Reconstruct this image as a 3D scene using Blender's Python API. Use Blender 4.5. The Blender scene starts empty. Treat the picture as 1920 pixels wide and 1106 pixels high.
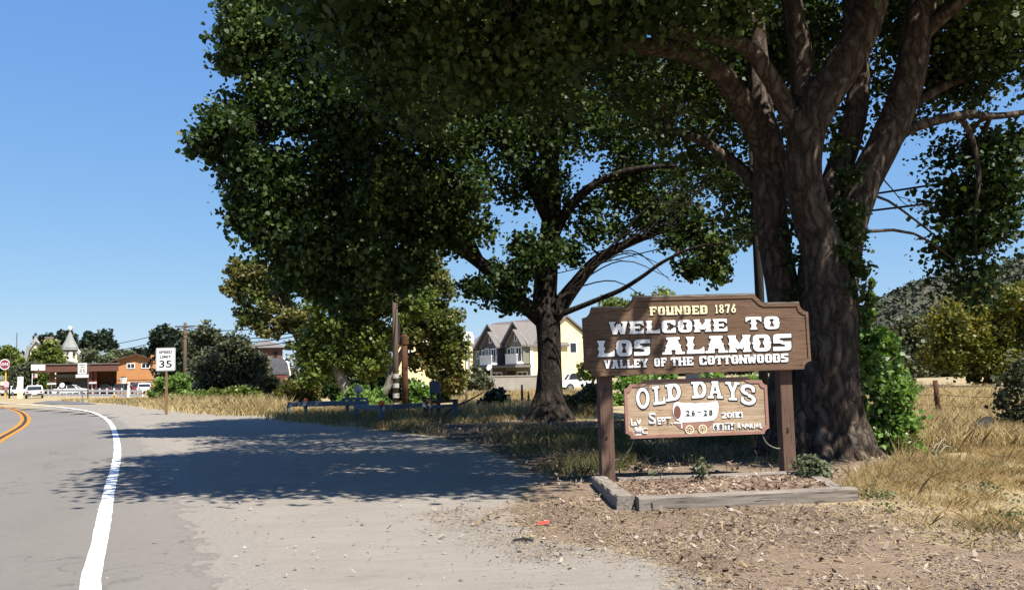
import bpy, math, random
import numpy as np
from mathutils import Vector, Matrix

# ---------------------------------------------------------------- camera, sky, sun, exposure
SC = bpy.context.scene
COL = SC.collection
F = 1650.0; CH = 1.4
PIT = math.atan(150 / F); RHO = math.radians(1.3)
cf = Vector((0, math.cos(PIT), math.sin(PIT))); cu0 = Vector((0, -math.sin(PIT), math.cos(PIT))); cr0 = Vector((1, 0, 0))
CR = math.cos(RHO) * cr0 - math.sin(RHO) * cu0
CU = math.cos(RHO) * cu0 + math.sin(RHO) * cr0
CO = Vector((0, 0, CH))
cam = bpy.data.cameras.new('camera'); cam.lens = 36 * F / 1920; cam.sensor_width = 36; cam.clip_end = 5000; cam.clip_start = .05
co = bpy.data.objects.new('camera', cam); COL.objects.link(co)
m3 = Matrix((CR, CU, -cf)).transposed()
co.matrix_world = Matrix.Translation(CO) @ m3.to_4x4()
SC.camera = co

SUNV = Vector((0.46, -0.46, 1.0)).normalized()
W = bpy.data.worlds.new('World'); SC.world = W; W.use_nodes = True
wn = W.node_tree.nodes; wl = W.node_tree.links
bg = wn.get('Background') or wn.new('ShaderNodeBackground')
sky = wn.new('ShaderNodeTexSky'); sky.sky_type = 'NISHITA'; sky.sun_disc = False
sky.sun_elevation = math.asin(SUNV.z); sky.sun_rotation = math.atan2(SUNV.x, SUNV.y)
sky.air_density = 1.0; sky.dust_density = 0.0; sky.ozone_density = 6.0; sky.altitude = 0
# colour response of the clear sky: softer horizon glow, deeper blue
sep = wn.new('ShaderNodeSeparateColor'); com = wn.new('ShaderNodeCombineColor'); wl.new(sky.outputs[0], sep.inputs[0])
for i, (k, g) in enumerate(((1.0, .70), (1.62, .53), (3.87, .20))):
    pw = wn.new('ShaderNodeMath'); pw.operation = 'POWER'; pw.inputs[1].default_value = g; wl.new(sep.outputs[i], pw.inputs[0])
    mu = wn.new('ShaderNodeMath'); mu.operation = 'MULTIPLY'; mu.inputs[1].default_value = k; wl.new(pw.outputs[0], mu.inputs[0]); wl.new(mu.outputs[0], com.inputs[i])
wl.new(com.outputs[0], bg.inputs[0]); bg.inputs[1].default_value = 0.065
sun = bpy.data.lights.new('sun', 'SUN'); sun.energy = 5.0; sun.angle = math.radians(.55); sun.color = (1.0, .94, .83)
so = bpy.data.objects.new('sun', sun); COL.objects.link(so)
so.rotation_euler = SUNV.to_track_quat('Z', 'Y').to_euler(); so.location = (20, -15, 40)
SC.view_settings.view_transform = 'Standard'; SC.view_settings.look = 'None'
SC.view_settings.exposure = 1.27; SC.view_settings.gamma = 1.0; SC.view_settings.use_curve_mapping = False
cy = SC.cycles
cy.max_bounces = 6; cy.diffuse_bounces = 3; cy.glossy_bounces = 2; cy.transmission_bounces = 4; cy.transparent_max_bounces = 4
cy.use_denoising = True

# ---------------------------------------------------------------- helpers
def ray(px, py): return cf + CR * ((px - 960) / F) + CU * ((553 - py) / F)
def G(px, py, z=0.0):
    d = ray(px, py); return CO + d * ((z - CH) / d.z)
def P(px, py, Y):
    d = ray(px, py); return CO + d * (Y / d.y)
def GA(px, Y): 
    """ground point at depth Y in picture column px (ground line)"""
    a = P(px, 703 - (px - 960) * .0227, Y); return Vector((a.x, a.y, 0))
rng = np.random.default_rng(7); R = random.Random(11)
SUM = 0
def tag(o, label=None, cat=None, group=None, kind=None):
    if label: o['label'] = label
    if cat: o['category'] = cat
    if group: o['group'] = group
    if kind: o['kind'] = kind
    return o
def thing(name, label, cat, loc=(0, 0, 0), rz=0.0, group=None):
    o = bpy.data.objects.new(name, None); COL.objects.link(o); o.location = loc; o.rotation_euler = (0, 0, rz)
    o.empty_display_size = .2
    return tag(o, label, cat, group)
def link(name, me, mat, parent=None, loc=None):
    o = bpy.data.objects.new(name, me); COL.objects.link(o)
    if mat is not None and not me.materials: me.materials.append(mat)
    if parent is not None: o.parent = parent
    if loc is not None: o.location = loc
    return o
def copy_tree(o, parent=None):
    c = o.copy(); COL.objects.link(c)
    if parent is not None: c.parent = parent
    for ch in list(o.children): copy_tree(ch, c)
    return c
class MB:
    def __init__(s): s.v = []; s.f = []
    def add(s, vs, fs):
        n = len(s.v); s.v += [tuple(v) for v in vs]; s.f += [tuple(i + n for i in f) for f in fs]; return s
    def box(s, x0, x1, y0, y1, z0, z1):
        return s.add([(x0,y0,z0),(x1,y0,z0),(x1,y1,z0),(x0,y1,z0),(x0,y0,z1),(x1,y0,z1),(x1,y1,z1),(x0,y1,z1)],
                     [(0,3,2,1),(4,5,6,7),(0,1,5,4),(1,2,6,5),(2,3,7,6),(3,0,4,7)])
    def obox(s, p0, p1, w, h, up=(0, 0, 1)):
        """bar of width w, height h from p0 to p1"""
        p0 = Vector(p0); p1 = Vector(p1); d = (p1 - p0).normalized(); up = Vector(up)
        a = d.cross(up)
        if a.length < 1e-4: a = d.cross(Vector((1, 0, 0)))
        a.normalize(); b = a.cross(d); a *= w / 2; b *= h / 2
        return s.add([p0-a-b,p0+a-b,p0+a+b,p0-a+b,p1-a-b,p1+a-b,p1+a+b,p1-a+b],
                     [(0,3,2,1),(4,5,6,7),(0,1,5,4),(1,2,6,5),(2,3,7,6),(3,0,4,7)])
    def prism(s, pts, y0, y1):
        """polygon in x,z extruded along y (pts counter-clockwise seen from -y)"""
        n = len(pts)
        return s.add([(x, y0, z) for x, z in pts] + [(x, y1, z) for x, z in pts],
                     [tuple(range(n)), tuple(range(2*n-1, n-1, -1))] + [(i, i+n, (i+1) % n + n, (i+1) % n)[::1] for i in range(n)])
    def prismx(s, pts, x0, x1):
        """polygon in y,z extruded along x"""
        n = len(pts)
        return s.add([(x0, y, z) for y, z in pts] + [(x1, y, z) for y, z in pts],
                     [tuple(range(n-1, -1, -1)), tuple(range(n, 2*n))] + [(i, (i+1) % n, (i+1) % n + n, i+n) for i in range(n)])
    def lathe(s, prof, n=16, c=(0, 0, 0)):
        vs = []; fs = []
        for r, z in prof:
            for k in range(n):
                a = 2*math.pi*k/n; vs.append((c[0]+r*math.cos(a), c[1]+r*math.sin(a), c[2]+z))
        for i in range(len(prof)-1):
            for k in range(n):
                fs.append((i*n+k, i*n+(k+1) % n, (i+1)*n+(k+1) % n, (i+1)*n+k))
        fs.append(tuple(range(n-1, -1, -1))); fs.append(tuple(range((len(prof)-1)*n, len(prof)*n)))
        return s.add(vs, fs)
    def tube(s, pts, rad, n=8, cap=True, disp=None):
        pts = [Vector(p) for p in pts]; m = len(pts)
        if not hasattr(rad, '__len__'): rad = [rad]*m
        d0 = (pts[1]-pts[0]).normalized()
        a = d0.cross(Vector((0, 1, 0.01))) if abs(d0.y) < .9 else d0.cross(Vector((1, 0, 0)))
        a.normalize(); vs = []; fs = []; L = 0
        for i, p in enumerate(pts):
            d = (pts[min(i+1, m-1)] - pts[max(i-1, 0)]).normalized()
            a = (a - d*a.dot(d)).normalized(); b = d.cross(a)
            if i: L += (pts[i]-pts[i-1]).length
            for k in range(n):
                t = 2*math.pi*k/n
                r = rad[i]*(disp(t, L, i) if disp else 1)
                vs.append(p + a*(r*math.cos(t)) + b*(r*math.sin(t)))
        for i in range(m-1):
            for k in range(n): fs.append((i*n+k, i*n+(k+1) % n, (i+1)*n+(k+1) % n, (i+1)*n+k))
        if cap: fs.append(tuple(range(n-1, -1, -1))); fs.append(tuple(range((m-1)*n, m*n)))
        return s.add(vs, fs)
    def build(s, name, mat, parent=None, smooth=False, bevel=0, loc=None):
        me = bpy.data.meshes.new(name); me.from_pydata(s.v, [], s.f); me.update()
        if smooth: me.polygons.foreach_set('use_smooth', [True]*len(me.polygons))
        o = link(name, me, mat, parent, loc)
        if bevel:
            b = o.modifiers.new('Bevel', 'BEVEL'); b.width = bevel; b.segments = 2; b.limit_method = 'ANGLE'
        return o
def spline(ctrl, step=.15):
    """Catmull-Rom through [(Vector, r)...] -> points, radii"""
    p = [c[0] for c in ctrl]; r = [c[1] for c in ctrl]
    p = [p[0]*2-p[1]] + p + [p[-1]*2-p[-2]]; r = [r[0]] + r + [r[-1]]
    op = []; orr = []
    for i in range(1, len(p)-2):
        n = max(2, int((p[i+1]-p[i]).length/step))
        for k in range(n):
            t = k/n; t2 = t*t; t3 = t2*t
            op.append((p[i]*2 + (p[i+1]-p[i-1])*t + (p[i-1]*2-p[i]*5+p[i+1]*4-p[i+2])*t2 + (p[i]*3-p[i-1]-p[i+1]*3+p[i+2])*t3)*.5)
            orr.append(r[i]+(r[i+1]-r[i])*t)
    op.append(p[-2]); orr.append(r[-2])
    return op, orr
def quads(name, V, mat, parent=None, v=None, nv=4):
    """V (N,nv,3) separate faces with a random value per face"""
    N = len(V); me = bpy.data.meshes.new(name)
    me.vertices.add(nv*N); me.vertices.foreach_set('co', np.ascontiguousarray(V, dtype=np.float32).ravel())
    me.loops.add(nv*N); me.loops.foreach_set('vertex_index', np.arange(nv*N, dtype=np.int32))
    me.polygons.add(N); me.polygons.foreach_set('loop_start', np.arange(0, nv*N, nv, dtype=np.int32))
    at = me.attributes.new('v', 'FLOAT', 'FACE')
    at.data.foreach_set('value', (v if v is not None else rng.random(N)).astype(np.float32))
    me.update(calc_edges=True); me.validate()
    return link(name, me, mat, parent)
def nrm(a): return a/np.maximum(np.linalg.norm(a, axis=-1, keepdims=True), 1e-9)
def leafV(C, size, up=.5, wid=.45, droop=.35, round_=False):
    N = len(C); n = nrm(rng.normal(size=(N, 3)) + np.array([0, 0, up]))
    t = rng.normal(size=(N, 3)) + np.array([0, 0, -droop]); t = nrm(t - n*(t*n).sum(1, keepdims=True)); b = np.cross(n, t)
    s = (size*(.55+.9*rng.random(N)))[:, None]
    if N > 3000 and round_:   # broad rounded deltoid leaf, folded along its midrib
        return np.stack([C-t*s*.42, C-t*s*.32+b*s*.30+n*s*.05, C-t*s*.02+b*s*.44+n*s*.09, C+t*s*.24+b*s*.24+n*s*.02, C+t*s*.55-n*s*.08, C+t*s*.24-b*s*.24+n*s*.02, C-t*s*.02-b*s*.44+n*s*.09, C-t*s*.32-b*s*.30+n*s*.05], 1)
    return np.stack([C-t*s*.5, C-t*s*.1+b*s*wid+n*s*.1, C+t*s*.55, C-t*s*.1-b*s*wid+n*s*.1], 1)

# ---------------------------------------------------------------- materials
def nt(name):
    m = bpy.data.materials.new(name); m.use_nodes = True; t = m.node_tree
    return m, t, t.nodes['Principled BSDF'], (lambda a, b: t.links.new(a, b))
AS = 0.65
def alb(c): return tuple(x*(AS if max(c) < .6 else .92) for x in c)
def mat(name, c1, c2=None, scale=5.0, rough=.8, bump=0.0, bscale=None, stretch=(1, 1, 1), detail=6.0, metal=0.0, spec=.3, c3=None, lo=.35, hi=.65, dist=.02):
    m, t, p, L = nt(name); c2 = alb(c2 or tuple(x*.8 for x in c1)); c1 = alb(c1); c3 = alb(c3) if c3 else None
    tc = t.nodes.new('ShaderNodeTexCoord'); mp = t.nodes.new('ShaderNodeMapping'); mp.inputs['Scale'].default_value = stretch
    L(tc.outputs['Object'], mp.inputs[0])
    n = t.nodes.new('ShaderNodeTexNoise'); n.inputs['Scale'].default_value = scale; n.inputs['Detail'].default_value = detail; n.inputs['Roughness'].default_value = .65
    L(mp.outputs[0], n.inputs[0])
    cr = t.nodes.new('ShaderNodeValToRGB'); e = cr.color_ramp.elements
    e[0].position = lo; e[0].color = (*c1, 1); e[1].position = hi; e[1].color = (*c2, 1)
    if c3: x = e.new((lo+hi)/2); x.color = (*c3, 1)
    L(n.outputs[0], cr.inputs[0]); L(cr.outputs[0], p.inputs['Base Color'])
    p.inputs['Roughness'].default_value = rough; p.inputs['Metallic'].default_value = metal; p.inputs['Specular IOR Level'].default_value = spec
    if bump:
        n2 = t.nodes.new('ShaderNodeTexNoise'); n2.inputs['Scale'].default_value = bscale or scale*3; n2.inputs['Detail'].default_value = 8
        L(mp.outputs[0], n2.inputs[0]); b = t.nodes.new('ShaderNodeBump'); b.inputs['Strength'].default_value = bump; b.inputs['Distance'].default_value = dist
        L(n2.outputs[0], b.inputs['Height']); L(b.outputs[0], p.inputs['Normal'])
    return m
def leafmat(name, cols, trans=.3, rough=.5, spec=.35, nscale=.6):
    """cols: colours along the per-leaf value; slow noise shifts whole sprays a little"""
    m, t, p, L = nt(name); cols = [tuple(x*AS for x in c) for c in cols]
    a = t.nodes.new('ShaderNodeAttribute'); a.attribute_name = 'v'
    tc = t.nodes.new('ShaderNodeTexCoord'); n = t.nodes.new('ShaderNodeTexNoise'); n.inputs['Scale'].default_value = nscale; n.inputs['Detail'].default_value = 3
    L(tc.outputs['Object'], n.inputs[0])
    mx = t.nodes.new('ShaderNodeMath'); mx.operation = 'MULTIPLY_ADD'; mx.inputs[1].default_value = .6
    L(a.outputs['Fac'], mx.inputs[0])
    s2 = t.nodes.new('ShaderNodeMath'); s2.operation = 'MULTIPLY_ADD'; s2.inputs[1].default_value = 1.4; s2.inputs[2].default_value = -.5
    L(n.outputs[0], s2.inputs[0]); L(s2.outputs[0], mx.inputs[2])
    cr = t.nodes.new('ShaderNodeValToRGB'); e = cr.color_ramp.elements
    e[0].color = (*cols[0], 1); e[1].color = (*cols[-1], 1)
    for i, c in enumerate(cols[1:-1]): x = e.new((i+1)/(len(cols)-1)); x.color = (*c, 1)
    L(mx.outputs[0], cr.inputs[0]); L(cr.outputs[0], p.inputs['Base Color'])
    p.inputs['Roughness'].default_value = rough; p.inputs['Specular IOR Level'].default_value = spec
    if trans:
        tr = t.nodes.new('ShaderNodeBsdfTranslucent'); ms = t.nodes.new('ShaderNodeMixShader'); ms.inputs[0].default_value = trans
        hs = t.nodes.new('ShaderNodeHueSaturation'); hs.inputs['Value'].default_value = 1.5; hs.inputs['Saturation'].default_value = 1.15; hs.inputs['Hue'].default_value = .485
        L(cr.outputs[0], hs.inputs['Color']); L(hs.outputs[0], tr.inputs[0])
        L(p.outputs[0], ms.inputs[1]); L(tr.outputs[0], ms.inputs[2])
        out = [x for x in t.nodes if x.type == 'OUTPUT_MATERIAL'][0]; L(ms.outputs[0], out.inputs[0])
    return m
MT = {}
MT['white'] = mat('white_paint', (.82, .82, .80), (.74, .74, .71), 6, .55)
MT['cream'] = mat('cream_paint', (.80, .72, .52), (.66, .57, .38), 9, .6)
MT['black'] = mat('black_paint', (.015, .015, .016), (.025, .025, .025), 6, .5)
MT['dark'] = mat('dark_metal', (.03, .03, .033), (.05, .05, .05), 6, .5)
MT['steel'] = mat('galvanized_steel', (.30, .32, .34), (.42, .43, .45), 10, .45, metal=.6)
MT['glass'] = mat('dark_glass', (.02, .025, .03), (.035, .04, .045), 3, .08, spec=.6)
MT['tyre'] = mat('tyre_rubber', (.02, .02, .02), (.03, .03, .03), 8, .85)
def barkmat(name, dark, mid, light, st=(7, 7, 1.5), dist=.07):
    """interlocking furrowed plates: stretched voronoi cracks warped by noise"""
    m, t, p, L = nt(name); N = t.nodes.new; tc = N('ShaderNodeTexCoord')
    w = N('ShaderNodeTexNoise'); w.inputs['Scale'].default_value = 2.3; w.inputs['Detail'].default_value = 4; L(tc.outputs['Object'], w.inputs[0])
    ad = N('ShaderNodeMixRGB'); ad.blend_type = 'LINEAR_LIGHT'; ad.inputs[0].default_value = .22; L(tc.outputs['Object'], ad.inputs[1]); L(w.outputs['Color'], ad.inputs[2])
    mp = N('ShaderNodeMapping'); mp.inputs['Scale'].default_value = st; L(ad.outputs[0], mp.inputs[0])
    v = N('ShaderNodeTexVoronoi'); v.feature = 'DISTANCE_TO_EDGE'; v.inputs['Scale'].default_value = 1.0; L(mp.outputs[0], v.inputs['Vector'])
    n = N('ShaderNodeTexNoise'); n.inputs['Scale'].default_value = 3.0; n.inputs['Detail'].default_value = 9; n.inputs['Roughness'].default_value = .7; L(mp.outputs[0], n.inputs[0])
    mm = N('ShaderNodeMath'); mm.operation = 'MULTIPLY_ADD'; mm.inputs[1].default_value = 1.1; L(v.outputs['Distance'], mm.inputs[0])
    m2 = N('ShaderNodeMath'); m2.operation = 'MULTIPLY_ADD'; m2.inputs[1].default_value = .75; m2.inputs[2].default_value = -.22; L(n.outputs[0], m2.inputs[0]); L(m2.outputs[0], mm.inputs[2])
    cr = N('ShaderNodeValToRGB'); e = cr.color_ramp.elements; e[0].position = .05; e[0].color = (*dark, 1); e[1].position = .62; e[1].color = (*light, 1); x = e.new(.27); x.color = (*mid, 1)
    L(mm.outputs[0], cr.inputs[0]); L(cr.outputs[0], p.inputs['Base Color']); p.inputs['Roughness'].default_value = .95; p.inputs['Specular IOR Level'].default_value = .15
    b = N('ShaderNodeBump'); b.inputs['Strength'].default_value = 1; b.inputs['Distance'].default_value = dist; L(mm.outputs[0], b.inputs['Height']); L(b.outputs[0], p.inputs['Normal']); return m
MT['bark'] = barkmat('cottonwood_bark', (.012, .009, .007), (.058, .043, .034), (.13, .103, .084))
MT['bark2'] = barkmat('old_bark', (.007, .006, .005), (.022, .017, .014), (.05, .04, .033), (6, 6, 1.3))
MT['pbark'] = mat('pale_bark', (.36, .33, .28), (.14, .12, .09), 3, .9, .4, 8, (2, 2, 1))
MT['twig'] = mat('twig_bark', (.06, .045, .035), (.10, .075, .055), 5, .9)
MT['pole'] = mat('weathered_pole', (.16, .11, .075), (.085, .06, .042), 6, .9, .4, 12, (8, 8, .6))
MT['dpole'] = mat('creosote_pole', (.018, .015, .013), (.03, .025, .022), 6, .9, .3, 12, (8, 8, .6))
MT['rust'] = mat('rusty_steel', (.15, .055, .022), (.06, .026, .016), 7, .9, .3, 25)
# ---------------------------------------------------------------- ground, road and their small scatter
def poly_sd(poly, X, Y):
    """signed distance (negative inside) of points to a polygon"""
    poly = np.array(poly, float); d = np.full(X.shape, 1e9); ins = np.zeros(X.shape, bool)
    n = len(poly)
    for i in range(n):
        ax, ay = poly[i]; bx, by = poly[(i+1) % n]; ex, ey = bx-ax, by-ay
        wx, wy = X-ax, Y-ay; t = np.clip((wx*ex+wy*ey)/max(ex*ex+ey*ey, 1e-9), 0, 1)
        d = np.minimum(d, (wx-ex*t)**2+(wy-ey*t)**2)
        c = ((ay > Y) != (by > Y)) & (X < (bx-ax)*(Y-ay)/np.where(abs(by-ay) < 1e-12, 1e-12, by-ay)+ax)
        ins ^= c
    d = np.sqrt(d); return np.where(ins, -d, d)
def gp(pts): return [tuple(G(x, y).xy) for x, y in pts]
_ph = rng.random((14, 3))*6.28; _dr = rng.normal(size=(14, 2))
def wob(X, Y, s=1.0):
    """smooth pseudo noise about -1..1"""
    o = 0
    for i in range(14):
        k = s*(.6+.35*i); dx, dy = _dr[i]/np.linalg.norm(_dr[i]); o = o+np.sin(k*(X*dx+Y*dy)+_ph[i, 0]+1.3*np.sin(k*.6*(X*dy-Y*dx)+_ph[i, 1]))/(1+.25*i)
    return o/3.0
DIRT = gp([(1500, 1600), (1330, 1106), (1150, 1040), (1010, 985), (920, 958), (960, 925), (1010, 895), (960, 862), (860, 830), (700, 806), (560, 792), (500, 780), (430, 776), (350, 772), (300, 765), (240, 758), (150, 757), (90, 755), (0, 790), (-300, 1000), (0, 1600)])
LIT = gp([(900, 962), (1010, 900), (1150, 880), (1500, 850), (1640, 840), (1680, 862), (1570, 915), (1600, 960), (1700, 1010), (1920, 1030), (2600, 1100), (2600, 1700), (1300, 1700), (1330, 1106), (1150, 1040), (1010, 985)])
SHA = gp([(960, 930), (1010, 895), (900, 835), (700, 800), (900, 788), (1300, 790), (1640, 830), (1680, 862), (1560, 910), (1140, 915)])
fine = np.concatenate([np.arange(-18, 18, .16)]); 
xs = np.concatenate([-np.geomspace(1500, 19, 40), fine, np.geomspace(18.5, 1500, 40)])
ys = np.concatenate([np.array([-300, -100, -40, -15, -5, 0, 1.5]), np.arange(2.5, 36, .16), np.geomspace(36.5, 2500, 60)])
X, Y = np.meshgrid(xs, ys); nx, ny = len(xs), len(ys)
WX, WY = X+.35*wob(X, Y, 1.5), Y+.5*wob(Y+7, X-3, 1.5)
def sm(d, w): return np.clip(.5-d/(2*w), 0, 1)
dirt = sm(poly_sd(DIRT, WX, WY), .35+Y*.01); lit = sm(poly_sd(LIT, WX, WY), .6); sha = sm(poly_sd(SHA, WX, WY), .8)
Z = .012*wob(X, Y, 2.2)*(Y < 60) + .03*lit*np.clip(wob(X, Y, 1.1), 0, 1)
# road edge (right asphalt edge and white line) as ground polylines
WL = [(232, 1500), (205, 1300), (170, 1106), (188, 1010), (205, 920), (215, 880), (220, 850), (219, 828), (215, 810), (209, 796), (200, 786), (186, 778), (168, 771.5), (145, 767.5), (118, 764), (85, 761), (40, 757.5), (-20, 754)]
AE = [(640, 1500), (480, 1250), (388, 1106), (374, 1040), (345, 972), (312, 912), (290, 868), (262, 830), (246, 808), (228, 792), (205, 780), (184, 773), (160, 768), (130, 764), (90, 760), (45, 756.5), (-20, 753)]
aeg = gp(AE)
ROADP = aeg + [(-160, 96), (-400, 150), (-400, 60), (-60, 14), (-14, 2), (-9, -12), (aeg[0][0], -12)]
rd = poly_sd(ROADP, X, Y); Z = np.where(rd < 1.0, np.minimum(Z, -.012), Z)
Z = np.where(rd < .32, -.05, Z)
me = bpy.data.meshes.new('ground')
idx = np.arange(nx*ny).reshape(ny, nx)
Q = np.stack([idx[:-1, :-1], idx[:-1, 1:], idx[1:, 1:], idx[1:, :-1]], -1).reshape(-1, 4)
me.vertices.add(nx*ny); me.vertices.foreach_set('co', np.stack([X, Y, Z], -1).astype(np.float32).ravel())
me.loops.add(Q.size); me.loops.foreach_set('vertex_index', Q.astype(np.int32).ravel())
me.polygons.add(len(Q)); me.polygons.foreach_set('loop_start', np.arange(0, Q.size, 4, dtype=np.int32))
me.polygons.foreach_set('use_smooth', np.ones(len(Q), bool))
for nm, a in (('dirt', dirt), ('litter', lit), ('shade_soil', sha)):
    at = me.attributes.new(nm, 'FLOAT', 'POINT'); at.data.foreach_set('value', a.astype(np.float32).ravel())
me.update(calc_edges=True)
def ground_mat():
    m, t, p, L = nt('ground_soil'); N = t.nodes.new
    tc = N('ShaderNodeTexCoord')
    def noise(s, d=8, r=.65, st=None):
        n = N('ShaderNodeTexNoise'); n.inputs['Scale'].default_value = s; n.inputs['Detail'].default_value = d; n.inputs['Roughness'].default_value = r
        if st:
            mp = N('ShaderNodeMapping'); mp.inputs['Scale'].default_value = st[0]; mp.inputs['Rotation'].default_value = (0, 0, st[1]); L(tc.outputs['Object'], mp.inputs[0]); L(mp.outputs[0], n.inputs[0])
        else: L(tc.outputs['Object'], n.inputs[0])
        return n.outputs[0]
    def ramp(fac, stops):
        stops = [(q, tuple(x*AS for x in col)) for q, col in stops]
        c = N('ShaderNodeValToRGB'); e = c.color_ramp.elements
        e[0].position, e[0].color = stops[0][0], (*stops[0][1], 1); e[1].position, e[1].color = stops[-1][0], (*stops[-1][1], 1)
        for q, col in stops[1:-1]: x = e.new(q); x.color = (*col, 1)
        L(fac, c.inputs[0]); return c.outputs[0]
    def mix(f, a, b, mode='MIX'):
        x = N('ShaderNodeMixRGB'); x.blend_type = mode
        if isinstance(f, float): x.inputs[0].default_value = f
        else: L(f, x.inputs[0])
        L(a, x.inputs[1]); L(b, x.inputs[2]); return x.outputs[0]
    def att(n): a = N('ShaderNodeAttribute'); a.attribute_name = n; return a.outputs['Fac']
    def sharp(f, n):  # noisy threshold of a soft mask
        a = N('ShaderNodeMath'); a.operation = 'MULTIPLY_ADD'; a.inputs[1].default_value = .7; a.inputs[2].default_value = -.35; L(n, a.inputs[0])
        b = N('ShaderNodeMath'); b.operation = 'ADD'; L(f, b.inputs[0]); L(a.outputs[0], b.inputs[1])
        c = N('ShaderNodeMapRange'); c.inputs[1].default_value = .35; c.inputs[2].default_value = .65; L(b.outputs[0], c.inputs[0]); return c.outputs[0]
    straw = ramp(noise(1.3), [(.3, (.36, .27, .13)), (.5, (.46, .36, .19)), (.7, (.40, .32, .20))])
    straw = mix(.55, straw, ramp(noise(28), [(.35, (.20, .14, .07)), (.6, (.50, .41, .27))]))
    dcol = ramp(noise(.7, 9), [(.3, (.265, .235, .198)), (.5, (.33, .296, .256)), (.7, (.385, .35, .308))])
    dcol = mix(.35, dcol, ramp(noise(9, 10, .8, ((.5, 1.6, 1), .5)), [(.3, (.19, .165, .14)), (.5, (.30, .272, .238)), (.72, (.36, .33, .30))]))
    dcol = mix(.40, dcol, ramp(noise(70, 6, .9), [(.34, (.12, .10, .085)), (.46, (.28, .25, .222)), (.6, (.31, .282, .25)), (.74, (.50, .47, .43))]))
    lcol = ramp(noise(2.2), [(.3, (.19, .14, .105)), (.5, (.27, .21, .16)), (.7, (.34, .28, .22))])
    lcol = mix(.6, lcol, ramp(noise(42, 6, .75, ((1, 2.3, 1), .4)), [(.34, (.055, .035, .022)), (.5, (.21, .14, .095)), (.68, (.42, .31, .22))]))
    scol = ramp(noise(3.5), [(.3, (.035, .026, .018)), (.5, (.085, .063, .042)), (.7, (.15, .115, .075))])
    n1 = noise(3, 8)
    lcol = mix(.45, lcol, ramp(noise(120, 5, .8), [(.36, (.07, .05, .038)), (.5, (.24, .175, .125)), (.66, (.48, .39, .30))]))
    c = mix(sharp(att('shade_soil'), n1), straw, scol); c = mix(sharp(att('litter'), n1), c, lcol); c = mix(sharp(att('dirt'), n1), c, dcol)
    L(c, p.inputs['Base Color']); p.inputs['Roughness'].default_value = .95; p.inputs['Specular IOR Level'].default_value = .15
    b = N('ShaderNodeBump'); b.inputs['Strength'].default_value = .55; b.inputs['Distance'].default_value = .02; L(noise(34, 10, .75), b.inputs['Height'])
    b2 = N('ShaderNodeBump'); b2.inputs['Strength'].default_value = .5; b2.inputs['Distance'].default_value = .1; L(noise(1.6, 4, .5, ((.6, 1.7, 1), .5)), b2.inputs['Height']); L(b2.outputs[0], b.inputs['Normal'])
    L(b.outputs[0], p.inputs['Normal']); return m
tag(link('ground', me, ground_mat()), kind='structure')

# road: right asphalt edge is ragged; surface has tyre bands and grit
def resample(pts, step, jit=0):
    o = []
    for (ax, ay), (bx, by) in zip(pts, pts[1:]):
        L = math.hypot(bx-ax, by-ay); n = max(1, int(L/step))
        for k in range(n): o.append((ax+(bx-ax)*k/n, ay+(by-ay)*k/n))
    o.append(pts[-1]); return o
def smooth_line(pts, step=.4):
    q, _ = spline([(Vector((x, y, 0)), 0) for x, y in pts], step); return [(v.x, v.y) for v in q]
ae = smooth_line(aeg, .12)
ae = [(x+.06*math.sin(i*.7)+R.uniform(-.07, .07)*(1+.8*math.sin(i*.13)), y+R.uniform(-.04, .04)) for i, (x, y) in enumerate(ae)]
RV = [(x, y, .006) for x, y in ae]
far = [(-160, 96, .006), (-400, 150, .006), (-400, 60, .006), (-60, 14, .006), (-14, 2, .006), (-9, -12, .006), (aeg[0][0]-.5, -12, .006)]
def grid_part(name, keep, Zv, atts):
    cell = keep[:-1, :-1] & keep[:-1, 1:] & keep[1:, 1:] & keep[1:, :-1]; Qs = Q.reshape(ny-1, nx-1, 4)[cell]
    used, inv = np.unique(Qs, return_inverse=True); inv = inv.reshape(-1, 4); me = bpy.data.meshes.new(name)
    me.vertices.add(len(used)); me.vertices.foreach_set('co', np.stack([X.ravel()[used], Y.ravel()[used], Zv.ravel()[used]], -1).astype(np.float32).ravel())
    me.loops.add(inv.size); me.loops.foreach_set('vertex_index', inv.astype(np.int32).ravel()); me.polygons.add(len(inv)); me.polygons.foreach_set('loop_start', np.arange(0, inv.size, 4, dtype=np.int32))
    for nm, a in atts: at = me.attributes.new(nm, 'FLOAT', 'POINT'); at.data.foreach_set('value', a.ravel()[used].astype(np.float32))
    me.update(calc_edges=True); return me
me = grid_part('road', rd < .75, np.full(X.shape, .006)-.03*np.clip((rd-.3)/.4, 0, 1), [('edge', rd)])
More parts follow.
